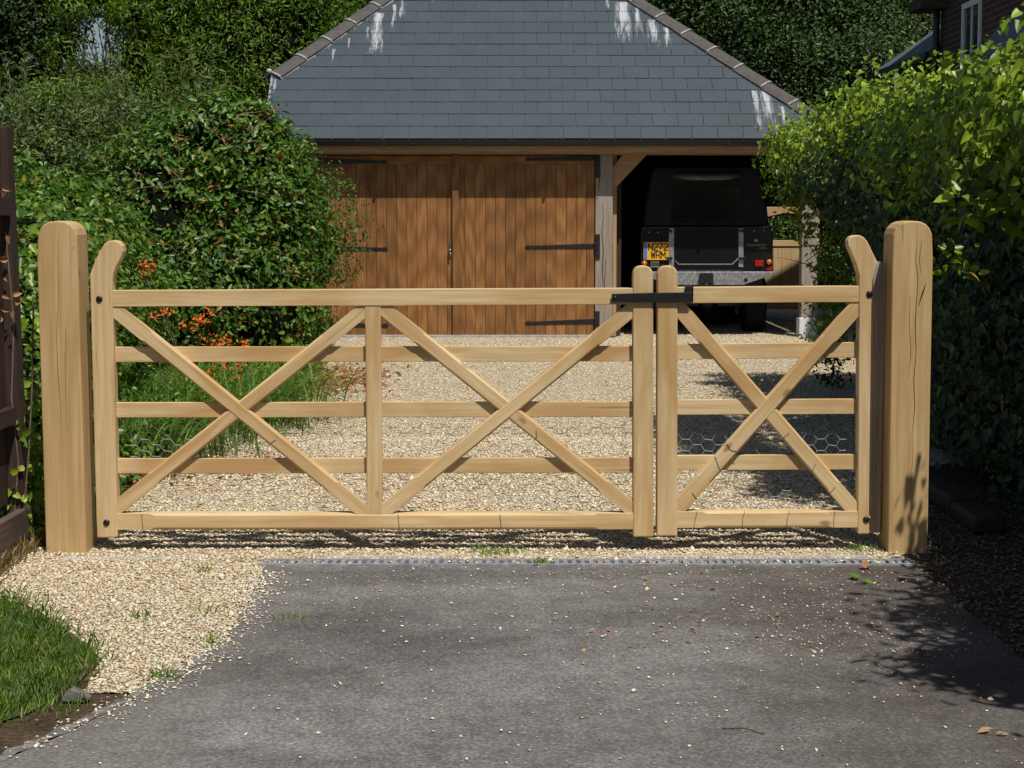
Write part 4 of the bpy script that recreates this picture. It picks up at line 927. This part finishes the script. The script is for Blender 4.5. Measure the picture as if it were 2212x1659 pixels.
# big glossy shrub left of the doors
def WX(x, Y): return at(x, 500, Y)[0]
def WZ(y, Y): return at(1106, y, Y)[2]
Yb = 15.6
blobs = [(WX(438, Yb), Yb+.3, 1.35, 1.05, .95, WZ(205, Yb)-1.35), (WX(526, Yb), Yb+.1, 1.15, .58, .7, .98), (WX(508, Yb), Yb-.3, .65, .75, .7, .72), (WX(360, Yb), Yb-.1, 1.15, .8, .8, 1.05), (WX(330, Yb), Yb-.6, .65, .9, .7, .7), (WX(480, Yb), Yb+.1, 1.95, .62, .6, .5)]
sroot = empty("evergreen_shrub", (WX(470, Yb), Yb, 0), "large rounded glossy evergreen shrub in front of the left garage door", "shrub")
P, Nn = clumps(blobs, 4600, 10, .055, bough=8, rlo=.82); Pb, Nb = clumps(blobs, 4600, 10, .06, rlo=.74, rhi=.93); P = np.concatenate([P, Pb]); Nn = np.concatenate([Nn, Nb])
V, F = leaf_arrays(P, Nn, .055*RNG.uniform(.55, 1.45, len(P)), .52, .22, .2); np_mesh("leaves", V, F, L['shrub'], sroot)
lumpy("shade_core", blobs, .80, M['core'], sroot)
twigs("twigs", sroot, [(b[0]+random.uniform(-.5, .5)*b[3], b[1]-b[4]*.85, b[2]+random.uniform(-.3, .7)*b[5]) for b in blobs for _ in range(6)], .45, 40)
# finer shrub against the door
Yb = 17.2; blobs2 = [(WX(602, Yb), Yb, 1.1, .26, .5, .7), (WX(592, Yb), Yb, .62, .24, .5, .62), (WX(580, Yb), Yb+.1, 1.6, .28, .4, .5)]
r2 = empty("berberis_shrub", (WX(650, Yb), Yb, 0), "small leaved bronze tinged shrub between the big shrub and door", "shrub")
P, Nn = clumps(blobs2, 1700, 10, .04); V, F = leaf_arrays(P, Nn, .038*RNG.uniform(.6, 1.25, len(P)), .55, .2, .1); np_mesh("leaves", V, F, L['small'], r2)
lumpy("shade_core", blobs2, .66, M['core'], r2)
# near laurel hedge left
blobs3 = [(-2.75, 10.2, .75, .55, 1.0, .85), (-3.05, 11.6, .85, .7, 1.1, .95), (-2.5, 9.2, .55, .38, .6, .72), (-3.4, 10.6, 1.3, .6, .9, .7), (-3.2, 12.9, .8, .8, .9, .9), (-2.62, 8.55, .45, .25, .3, .62)]
r3 = empty("laurel_hedge", (-2.9, 10.5, 0), "bright green leafy hedge behind the left gate post", "hedge")
P, Nn = clumps(blobs3, 2600, 9, .05, bough=9, rlo=.85); Pb, Nb = clumps(blobs3, 4200, 9, .06, rlo=.72, rhi=.95); P = np.concatenate([P, Pb]); Nn = np.concatenate([Nn, Nb]); V, F = leaf_arrays(P, Nn, .047*RNG.uniform(.6, 1.3, len(P)), .58, .22, .2); np_mesh("leaves", V, F, L['laurel'], r3)
lumpy("shade_core", blobs3, .74, M['core'], r3)
twigs("twigs", r3, [(b[0]+b[3]*.6, b[1]-b[4]*.5, b[2]+random.uniform(-.2, .6)*b[5]) for b in blobs3 for _ in range(5)], .4, 34)
# wild hedgerow behind
Yb = 19.5; blobs4 = [(WX(x, Yb), Yb+random.uniform(-.5, .5), 1.3, 1.2, 1.0, z-1.3) for x, z in ((-40, 2.75), (120, 2.8), (270, 2.7), (400, 2.55), (520, 2.35))]+[(WX(20, 16), 16.2, .9, .9, .9, 1.35), (WX(160, 15.5), 16.2, .8, .8, .8, 1.25)]
r4 = empty("wild_hedgerow", (WX(200, Yb), Yb, 0), "tangled mixed hedgerow at upper left behind the shrubs", "hedge")
P, Nn = clumps(blobs4, 9000, 10, .08, rhi=1.15, bough=12); V, F = leaf_arrays(P, Nn, .047*RNG.uniform(.5, 1.3, len(P)), .5, .2, .15); np_mesh("leaves", V, F, L['wild'], r4)
lumpy("shade_core", blobs4, .80, M['core'], r4)
# willow-like shoots with narrow grey leaves
r5 = empty("willow_shoots", (WX(230, 18.6), 18.6, 0), "slender upright shoots with grey green leaves above the hedgerow", "shrub")
mb = MB(); PP = []; TT = []
for i in range(70):
    bx = random.choice([WX(random.uniform(150, 340), 18.5), WX(random.uniform(0, 120), 18.5), WX(random.uniform(400, 470), 18.5)]); p = Vector((bx, 18.3+random.uniform(-.4, .6), 2.1+random.uniform(-.5, .25))); d = Vector((random.gauss(0, .22), random.gauss(-.05, .2), 1)).normalized(); pts = [p]
    for k in range(6): d = (d+Vector((random.gauss(0, .08), 0, 0))).normalized(); pts.append(pts[-1]+d*.15)
    mb.tube(pts, .0028, 3, False)
    for k in range(30):
        t = random.random()*5.9; a = pts[int(t)].lerp(pts[int(t)+1], t-int(t)); PP.append(a[:]); TT.append((random.gauss(0, .7), random.gauss(0, .7), .9))
mb.build("stems", plain("green_stem", (.07, .08, .03), .7), r5)
PP = np.array(PP); TT = np.array(TT); V, F = leaf_arrays(PP, RNG.normal(size=PP.shape)+np.array([0, -.6, .3]), .10*RNG.uniform(.6, 1.2, len(PP)), .16, .2, .15, TT); np_mesh("leaves", V, F, L['willow'], r5)

def tree(name, label, x, y, h, crown, mat, ncl, per, size, asp=.45, spread=.22, lean=0, group=None, trunk=.16, core=.62):
    root = empty(name, (x, y, 0), label, "tree", group)
    mb = MB(); top = Vector((x+lean, y, h*.72)); pts = [Vector((x, y, -.05)).lerp(top, t/6)+Vector((random.gauss(0, .05), random.gauss(0, .05), 0)) for t in range(7)]
    mb.tube(pts, [trunk*(1.15-.75*t/6) for t in range(7)], 10)
    for b in crown:
        for _ in range(3):
            s = random.choice(pts[2:]); e = Vector((b[0]+random.uniform(-.6, .6)*b[3], b[1]+random.uniform(-.6, .6)*b[4], b[2]+random.uniform(-.5, .7)*b[5]))
            m_ = s.lerp(e, .5)+Vector((random.gauss(0, .12), random.gauss(0, .12), .12)); mb.tube([s, m_, e], [trunk*.45, trunk*.3, trunk*.1], 6)
    mb.build("trunk", M['bark'], root)
    P, Nn = clumps(crown, ncl, per, spread, rlo=.74, rhi=1.14, bough=14); Pb, Nb = clumps(crown, int(ncl*.7), per, spread, rlo=.55, rhi=.9)
    P = np.concatenate([P, Pb]); Nn = np.concatenate([Nn, Nb])
    V, F = leaf_arrays(P, Nn, size*RNG.uniform(.6, 1.3, len(P)), asp, .2, .25); cr = np_mesh("crown", V, F, mat, root)
    if core: lumpy("inner_shade_core", crown, core, M['core'], root)
    return root
def TB(px, py, Y, r, rz=None, ry=None):
    """crown lobe at a photo position and distance, radius in metres"""
    p = at(px, py, Y); return (p[0], Y, p[2], r, ry or r*.8, rz or r)
GT = "trees beyond the left hedgerow"
tree("ash_tree", "ash tree with feathery bright green leaves right of the sky gap", WX(520, 28), 28, 6.2, [TB(420, 40, 28, 1.25), TB(560, 90, 27.5, 1.15), TB(480, 190, 27.5, 1.1), TB(620, 30, 28, 1.0), TB(380, 170, 28, .85), TB(590, 190, 27.5, .8), TB(330, 0, 28.5, .9, .6), TB(480, -120, 28, 1.6)], L['ash'], 5600, 9, .085, .27, .15, group=GT)
tree("dark_tree", "dark leafed tree at the far left corner behind the hedgerow", WX(40, 29), 29, 6.4, [TB(20, 40, 29, 1.0), TB(60, 150, 29, .85), TB(-60, 0, 29, 1.6), TB(90, -60, 29, .8), TB(85, 60, 29, .5), TB(130, 180, 29, .7, .5)], L['dark'], 3400, 9, .085, .4, .15, group=GT)
tree("dark_tree", "dark glossy tree rising behind the left end of the slate roof", WX(740, 31), 31, 6.8, [TB(730, 20, 31, 1.3), TB(820, -20, 31, 1.3), TB(660, 70, 31, 1.0), TB(700, 160, 31, 1.0), TB(610, -60, 31, 1.2), TB(560, 150, 31, 1.2)], L['dark'], 4200, 9, .08, .45, .15, group=GT)
tree("young_ash_tree", "thin ash boughs hanging over the sky gap at top left", WX(240, 27), 27, 5.6, [TB(150, 15, 27, .3, .22), TB(285, 30, 27, .34, .3), TB(138, 110, 27, .22, .25), TB(285, 130, 27, .35, .4), TB(200, -5, 27.3, .6, .22), TB(240, 230, 27, .7, .4), TB(130, 230, 27, .7, .4), TB(190, 225, 27, .5, .3)], L['ash'], 900, 9, .085, .28, .11, group=GT, trunk=.03, core=.45)
GR = "trees behind the garage on the right"
tree("holm_oak_tree", "dark evergreen oak directly behind the right roof slope", WX(1500, 33), 33, 7.5, [TB(1470, 20, 33, 1.5), TB(1580, 60, 33, 1.4), TB(1650, 150, 32.5, 1.4), TB(1560, 190, 32.5, 1.4), TB(1720, 260, 32, 1.3), TB(1640, 330, 32, 1.5), TB(1450, -90, 33, 1.5)], L['dark'], 7000, 9, .075, .5, .15, group=GR)
tree("holm_oak_tree", "dense mid green tree between roof and brick house", WX(1790, 31), 31, 6.5, [TB(1750, 40, 32, 1.5), TB(1830, 150, 31, 1.25), TB(1720, 190, 31, 1.1), TB(1860, 260, 30.5, 1.4), TB(1750, 330, 31, 1.3), TB(1800, -60, 32, 1.4), TB(1700, 400, 33.5, 1.3), TB(1640, 60, 32, .9)], L['dark'], 7000, 9, .075, .5, .15, group=GR)
tree("grey_poplar_tree", "paler grey leaved tree beside the brick house gable", WX(1930, 34), 34, 7, [TB(1900, 40, 34, 1.25), TB(1960, 100, 34, 1.2), TB(1850, 90, 34, .8), TB(1930, 190, 34, 1.2), TB(1900, -50, 34, .8)], L['greytree'], 4600, 9, .07, .55, .15, group=GR)
# low growth seen through the bay and a far backdrop of woodland
r6 = empty("garden_bush", (WX(1700, 34), 34, 0), "lit green garden bush seen over the side gate bars", "shrub")
bl = [(4.25, 30.2, .6, .8, .6, .85), (5.0, 30.6, .7, .8, .6, .85)]
P, Nn = clumps(bl, 1100, 8, .09); V, F = leaf_arrays(P, Nn, .055, .5); np_mesh("leaves", V, F, L['laurel'], r6); lumpy("shade_core", bl, .8, M['core'], r6)
wb = [(X_, 52+random.uniform(-3, 3), 1.5, 3.2, 2, random.uniform(4.5, 7.5)) for X_ in range(-22, 24, 3) if not -17 < X_ < -6.5]
P, Nn = clumps(wb, 5200, 6, .4); V, F = leaf_arrays(P, Nn, .30, .6); wo = tag(np_mesh("woodland", V, F, L['dark']), "distant belt of dark woodland behind all the gardens", "woodland", kind="stuff")
lumpy("woodland_shade_core", wb, .85, M['core'], wo)

# right hand ivy hedge
hr_ = empty("ivy_hedge", (2.9, 10, 0), "tall ivy covered hedge along the right side of the drive", "hedge")
def hedge_path(s):
    """rounded left face and top: s 0..1 -> (x,z), outward normal"""
    a = np.minimum(s/.52, 1)**1.6; b = np.clip((s-.52)/.18, 0, 1); c = np.clip((s-.70)/.30, 0, 1)
    x = 2.66-.42*a; z = 1.75*np.minimum(s/.52, 1); th = b*math.pi/2
    x = np.where(s > .52, 2.24+.34*(1-np.cos(th)), x); z = np.where(s > .52, 1.75+.33*np.sin(th), z)
    x = x+c*1.15; nx = np.where(s > .52, -np.cos(th), -1.0); nz = np.where(s > .52, np.sin(th), .05)
    return x, z, nx, nz
def hump(Y): return .05*np.sin(Y*1.7)+.035*np.sin(Y*4.1+1)+np.where(Y > 15.3, -(Y-15.3)**2*.10, 0)
ncl = 13000; s = RNG.uniform(0, 1, ncl)**.85; Yh = 3.6+12.2*RNG.uniform(0, 1, ncl)**.9
x, z, nx, nz = hedge_path(s); x = x+np.clip((Yh-11)*.13, 0, .7)*np.clip((1.95-z)/.5, 0, 1); o = RNG.normal(0, .075, ncl)+.07*np.sin(Yh*3.1+z*4)+.05*np.sin(Yh*7.3-z*6); x = x+nx*o; z = z*(1+hump(Yh)/2.2)+nz*o
per = 8; C = np.repeat(np.stack([x, Yh, z], 1), per, 0); NN = np.repeat(np.stack([nx, np.full(ncl, -.25), nz], 1), per, 0)
P = C+RNG.normal(0, .075, C.shape); Nn = NN*.75+np.array([-.05, -.25, .45])+RNG.normal(0, .42, P.shape); k = P[:, 2] > .05; P, Nn = P[k], Nn[k]
sz = np.clip(.054-.0016*(P[:, 1]-8), .036, .056)*RNG.uniform(.45, 1.4, len(P))
TT = RNG.normal(size=P.shape)*.6+np.array([-.3, -.2, -.8]); unshaded = P[:, 2] > np.clip(1.46+(P[:, 1]-9)*.13, 1.42, 1.84)-np.clip(P[:, 1]-14, 0, 1)*.5+.14*np.sin(P[:, 1]*2.3)+.10*np.sin(P[:, 1]*6.1)+RNG.normal(0, .10, len(P))
for nm_, q_, mt_ in (("unshaded_leaves", unshaded, L['ivy']), ("shaded_leaves", ~unshaded, L['ivy_shaded'])):  # leaves below the split take the ivy colour with shade painted in
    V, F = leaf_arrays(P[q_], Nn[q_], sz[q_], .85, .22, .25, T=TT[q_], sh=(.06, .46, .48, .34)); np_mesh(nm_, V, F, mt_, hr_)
# rounded far end
bl = [(3.45, 15.6, 1.0, .50, .7, .95), (3.0, 15.3, 1.72, .55, .6, .36), (2.72, 15.1, 1.78, .4, .6, .30)]
P, Nn = clumps(bl, 700, 8, .08); V, F = leaf_arrays(P, Nn, .055*RNG.uniform(.6, 1.3, len(P)), .6, .2, .2); np_mesh("end_leaves", V, F, L['ivy'], hr_)
mb = MB(); mb.prism([(2.80, 0), (2.50, 1.4), (2.33, 1.70), (2.42, 1.86), (2.62, 1.96), (3.7, 1.98), (3.9, 0)], 3.4, 12.2).prism([(3.8, .5), (3.2, 1.3), (2.55, 1.72), (2.6, 1.92), (2.75, 2.0), (3.7, 2.02), (3.9, .5)], 12.21, 15.2); mb.build("shade_core", M['core'], hr_)
twigs("twigs", hr_, [(2.32, y_, z_) for y_, z_ in [(random.uniform(8.3, 15), random.uniform(.3, 1.8)) for _ in range(40)]], .4, 46, M['bark'])
# sprigs standing out into the sun beside the right post
def sprig(cx_, cy_, Y, n, size, rad):
    c = np.array(at(cx_, cy_, Y)); P = c+RNG.normal(0, rad, (n, 3)); Nn = RNG.normal(0, .35, (n, 3))+np.array([.1, -.7, .6])
    return P, Nn, size*RNG.uniform(.7, 1.3, n)
PS = [sprig(*a) for a in ((2055, 425, 8.2, 9, .075, .03), (2135, 470, 8.15, 10, .085, .035), (2165, 440, 8.2, 7, .09, .03), (2060, 560, 8.05, 12, .05, .03), (2095, 585, 8.05, 10, .05, .03), (2045, 530, 8.1, 7, .045, .02), (2030, 590, 8.1, 5, .045, .02), (2180, 330, 8.2, 12, .085, .05), (2110, 350, 8.4, 9, .075, .05), (1985, 300, 10, 8, .06, .05))]
P = np.concatenate([q[0] for q in PS]); Nn = np.concatenate([q[1] for q in PS]); sz = np.concatenate([q[2] for q in PS])
V, F = leaf_arrays(P, Nn, sz, .6, .2, .15); np_mesh("sprig_leaves", V, F, L['ivy'], hr_)
mb = MB()
for a in ((2055, 425), (2135, 470), (2060, 560), (2095, 585), (2180, 330)):
    e = Vector(at(a[0], a[1], 8.12)); mb.tube([e+Vector((.3, .5, -.1)), e+Vector((.15, .2, .0)), e], [.005, .004, .002], 5)
mb.build("sprig_stems", M['twig'], hr_)
# hanging light-green spray over the garage corner
Ys = 15.0; sprays = [TB(1690, 330, Ys, .20, .17, .2), TB(1700, 400, Ys, .18, .20, .2), TB(1740, 300, Ys, .25, .17, .2), TB(1690, 290, Ys, .13, .09), TB(1745, 430, Ys, .2, .35, .2), TB(1790, 600, Ys, .16, .5, .2), TB(1800, 720, Ys, .13, .28, .2)]
r7 = empty("overhanging_branch", at(1760, 500, Ys), "yellow green leafy spray hanging before the right end of the gutter", "branch")
P, Nn = clumps(sprays, 330, 6, .05, rlo=.3); V, F = leaf_arrays(P, Nn, .055*RNG.uniform(.6, 1.3, len(P)), .45, .2, .25, T=RNG.normal(size=P.shape)*.7+np.array([-.4, 0, -.7])); np_mesh("leaves", V, F, L['ivy'], r7)
mb = MB()
for a, b, c in (((1800, 330), (1740, 350), (1690, 375)), ((1800, 420), (1745, 410), (1700, 440)), ((1810, 640), (1770, 600), (1745, 565)), ((1800, 300), (1740, 290), (1680, 300)), ((1810, 720), (1790, 620), (1780, 520))):
    mb.tube([at(*a, Ys), at(*b, Ys), at(*c, Ys)], [.008, .006, .003], 5)
mb.build("stems", M['twig'], r7)
# low dark-leaved plant against the white block
Yq = 20.6; bl = [TB(1752, 735, Yq, .12, .2), TB(1790, 730, 18, .22, .3), TB(1800, 800, 15.5, .16, .28), TB(1770, 770, 18.5, .12, .12)]
r8 = empty("seedling_shrub", (WX(1770, 18), 18, 0), "sparse dark leaved plant before the white block under the right post", "plant")
P, Nn = clumps(bl, 70, 6, .05, rlo=.2); V, F = leaf_arrays(P, Nn, .055, .5, .2, .2); np_mesh("leaves", V, F, L['dark'], r8); twigs("stems", r8, [(b[0], b[1], max(0.02, b[2]-b[5])) for b in bl], .35, 14, M['bark'])
# tree whose bough overhangs the drive above the picture
tree("small_leafed_tree", "garden tree leaning over the right hedge above the photo", 4.3, 9.4, 5.2, [(2.18, 10.5, 3.75, .36, 1.9, .3), (4.3, 8.6, 4.5, .9, 1.0, .5), (2.14, 9.2, 3.7, .3, .6, .24), (2.42, 8.2, 3.75, .26, .7, .2)], L['ash'], 900, 9, .09, .45, .12, trunk=.1, core=.75)
tree("small_leafed_tree", "garden tree on the near right just outside the photo", 3.4, 4.6, 4.6, [(2.52, 4.35, 2.9, .50, .42, .28), (2.18, 4.68, 2.2, .28, .30, .18), (2.45, 4.9, 2.4, .35, .35, .22), (3.2, 4.6, 3.7, .9, .8, .5)], L['ash'], 1100, 9, .09, .45, .10, trunk=.08, core=.7)
# low sleepers under the hedge
mb = MB()
for i in range(3): y_ = 8.32+i*.52; mb.box(2.10+.01*i, 2.25, y_, y_+.48, 0, .085+.012*(i % 2), 'y')
tag(mb.build("timber_edging", M['fence'], bevel=.02), "row of rotten sleepers at the foot of the right hedge", "edging")

# ------------------------------------------------------------------ grass, flowers and ground cover
def grass(name, label, P, h, mat, w=.055, lean=.45, cat="grass"):
    n = len(P); T = RNG.normal(0, lean, (n, 3)); T[:, 2] = 1
    Nn = RNG.normal(size=(n, 3)); Nn[:, 2] *= .3; Nn[:, 1] -= .5
    V, F = leaf_arrays(P, Nn, h*RNG.uniform(.5, 1.3, n), w, .1, .35, T); return tag(np_mesh(name, V, F, mat), label, cat, kind="stuff")
gp = [gd(*p) for p in [(-140, 1290), (0, 1285), (60, 1305), (120, 1345), (200, 1400), (205, 1440), (150, 1500), (60, 1545), (-140, 1610)]]
X = RNG.uniform(-2.6, -1.2, 42000); Y = RNG.uniform(5.0, 7.4, 42000); k = inpoly(X+RNG.normal(0, .035, 42000), Y+RNG.normal(0, .07, 42000), gp); k &= RNG.uniform(0, 1, 42000) < .55+.45*np.sin(X*23+np.sin(Y*9)*2)*np.sin(Y*11); X, Y = X[k], Y[k]
sheet("verge", gp, .007, plain("verge_soil", (.05, .07, .02), .95, .1, 0, .4, 30))
grass("grass_verge", "tuft of bright green grass in the lower left corner", np.stack([X, Y, np.zeros(len(X))], 1), .044, L['grass'], .042, .85)
PT = []
for (px, py, r_, n) in ((45, 1470, .05, 260), (60, 1530, .10, 260), (690, 1180, .03, 14), (1070, 1200, .06, 90), (1170, 1225, .02, 60), (1860, 1195, .04, 40), (440, 1240, .012, 20), (630, 1345, .03, 14), (440, 1330, .03, 22), (455, 1395, .02, 24), (290, 1340, .03, 22), (350, 1470, .03, 50)):
    cx_, cy_ = gd(px, py); PT.append(np.stack([RNG.normal(cx_, r_, n), RNG.normal(cy_, r_, n), np.full(n, .006)], 1))
grass("weeds", "sparse green weeds sprouting through the gravel and drain", np.concatenate(PT), .035, L['grass'], .09)
# dead straw under the fence
X = RNG.uniform(-2.12, -1.98, 1100); Y = RNG.uniform(6.9, 8.2, 1100); k = X < -2.06+RNG.normal(0, .02, 1100); X, Y = X[k], Y[k]
grass("dead_straw", "dry straw coloured grass tuft at the foot of the fence", np.stack([X, Y, np.zeros(len(X))], 1), .075, leafmat("straw", [(0, (.22, .16, .09)), (1, (.42, .34, .20))], rough=.7), .03, 1.0)
# crocosmia clump
def croc(cx_, cy_, n, hgt, label, rad=.28):
    root = empty("crocosmia", (cx_, cy_, 0), label, "flower", "clumps of crocosmia behind the left leaf")
    P = np.stack([RNG.normal(cx_, rad, n), RNG.normal(cy_, rad*1.3, n), np.zeros(n)], 1); mbv = []; mbf = []; k0 = 0
    for p in P:
        az_ = random.uniform(0, 2*math.pi); ln = random.uniform(.5, 1.1)*hgt; out = random.uniform(.5, 1.25); w = random.uniform(.0035, .0075)
        d = np.array([math.cos(az_), math.sin(az_), 0]); sd = np.array([-d[1], d[0], 0]); rows = 7
        for i in range(rows):
            t = i/(rows-1); c = p+d*out*ln*t**1.6+np.array([0, 0, ln*(t-.55*out*t**2.6)]); ww = w*math.sin(math.pi*min(.98, .22+t*.78))
            mbv += [c-sd*ww, c+sd*ww]
            if i: a = k0+2*(i-1); mbf.append((a, a+1, a+3, a+2))
        k0 += 2*rows
    np_mesh("leaves", np.array(mbv), np.array(mbf), L['croc'], root); return root
Yk = 12.2
k1 = croc(WX(400, Yk), Yk, 950, .72, "arching grassy crocosmia clump lower left with few flowers", .30)
k2 = croc(WX(550, 13.2), 13.2, 750, .70, "arching crocosmia clump under the big shrub with orange flowers", .25)
k3 = croc(WX(330, 11.0), 11.0, 520, .55, "grassy crocosmia clump close behind the heel stile", .22)
def heads(root, spots, Y):
    st = MB(); base = root.location
    for (px, py) in spots:
        c = np.array(at(px, py, Y)); n = 13; P = c+RNG.normal(0, .022, (n, 3))*np.array([1.3, 1, .8])
        V, F = leaf_arrays(P, RNG.normal(0, .5, (n, 3))+np.array([.1, -.8, .6]), .027, .5, .3, .1); np_mesh("flower_head", V, F, L['flower'], root)
        b = Vector((base[0]+random.uniform(-.15, .15), base[1], .1)); e = Vector(c); st.tube([b, b.lerp(e, .5)+Vector((0, 0, .12)), e], .003, 4, False)
    st.build("flower_stems", M['twig'], root)
heads(k1, [(316, 576), (310, 588), (360, 675), (320, 680), (406, 704), (433, 690), (458, 668), (305, 565)], 12.0)
heads(k2, [(497, 737), (525, 740), (452, 734), (432, 690), (490, 793), (520, 790), (458, 800), (512, 818), (472, 742)], 12.6)
# ground cover in the bed
gb = [(-3.4, 8.3), (-1.9, 8.3)]+BED+[(-3.8, 21)]
X, Y = scatter(gb, 26000, -3.6, -1.0, 8.25, 20, 1.4); k = X < -.0-.0*Y; z_ = RNG.uniform(.02, .22, len(X))*np.clip(RNG.normal(1, .5, len(X)), .2, 2)
P = np.stack([X, Y, z_], 1); Nn = np.array([0, -.3, 1.0])+RNG.normal(0, .5, P.shape); V, F = leaf_arrays(P, Nn, .05*RNG.uniform(.5, 1.3, len(P)), .75, .2, .2)
tag(np_mesh("ground_cover", V, F, L['laurel']), "low ivy ground cover filling the bed behind the left gate", "ground cover", kind="stuff")
# ivy climbing at the fence end
iv = empty("climbing_ivy", (-2.2, 8.1, 0), "yellow green ivy climbing the fence end beside the left post", "climber")
PV = []; 
for (px, py, Y_, sx_r, sz_r, n) in ((55, 1000, 8.15, .05, .15, 190), (40, 1060, 8.1, .05, .08, 110), (60, 1110, 8.15, .05, .05, 80), (65, 870, 8.3, .03, .06, 24), (70, 640, 8.4, .03, .25, 60), (75, 760, 8.4, .03, .2, 40)):
    c = np.array(at(px, py, Y_)); PV.append(c+RNG.normal(size=(n, 3))*np.array([sx_r, .06, sz_r]))
P = np.concatenate(PV); V, F = leaf_arrays(P, RNG.normal(0, .4, P.shape)+np.array([.2, -.8, .5]), .04*RNG.uniform(.6, 1.3, len(P)), .75, .2, .15); np_mesh("leaves", V, F, L['ivy'], iv)
PV = [np.array(at(px, py, 7.95)) for px, py in ((14, 508), (10, 600), (28, 640), (34, 660), (30, 672), (4, 640), (2, 668), (12, 410), (4, 405), (8, 690), (20, 560))]
P = np.array(PV); V, F = leaf_arrays(P, RNG.normal(0, .3, P.shape)+np.array([.1, -1, .4]), .040*RNG.uniform(.6, 1.2, len(P)), .62, .5, .35); np_mesh("dry_leaves", V, F, L['dryleaf'], iv)
mb = MB(); 
for pts in (((30, 1120), (40, 1000), (25, 860), (30, 700), (12, 500)), ((50, 1120), (62, 980), (70, 820), (72, 640))):
    mb.tube([at(a, b, 8.0 if i_ < 0 else 8.02) for i_, (a, b) in enumerate(pts)], .004, 5, False)
mb.build("stems", M['twig'], iv)
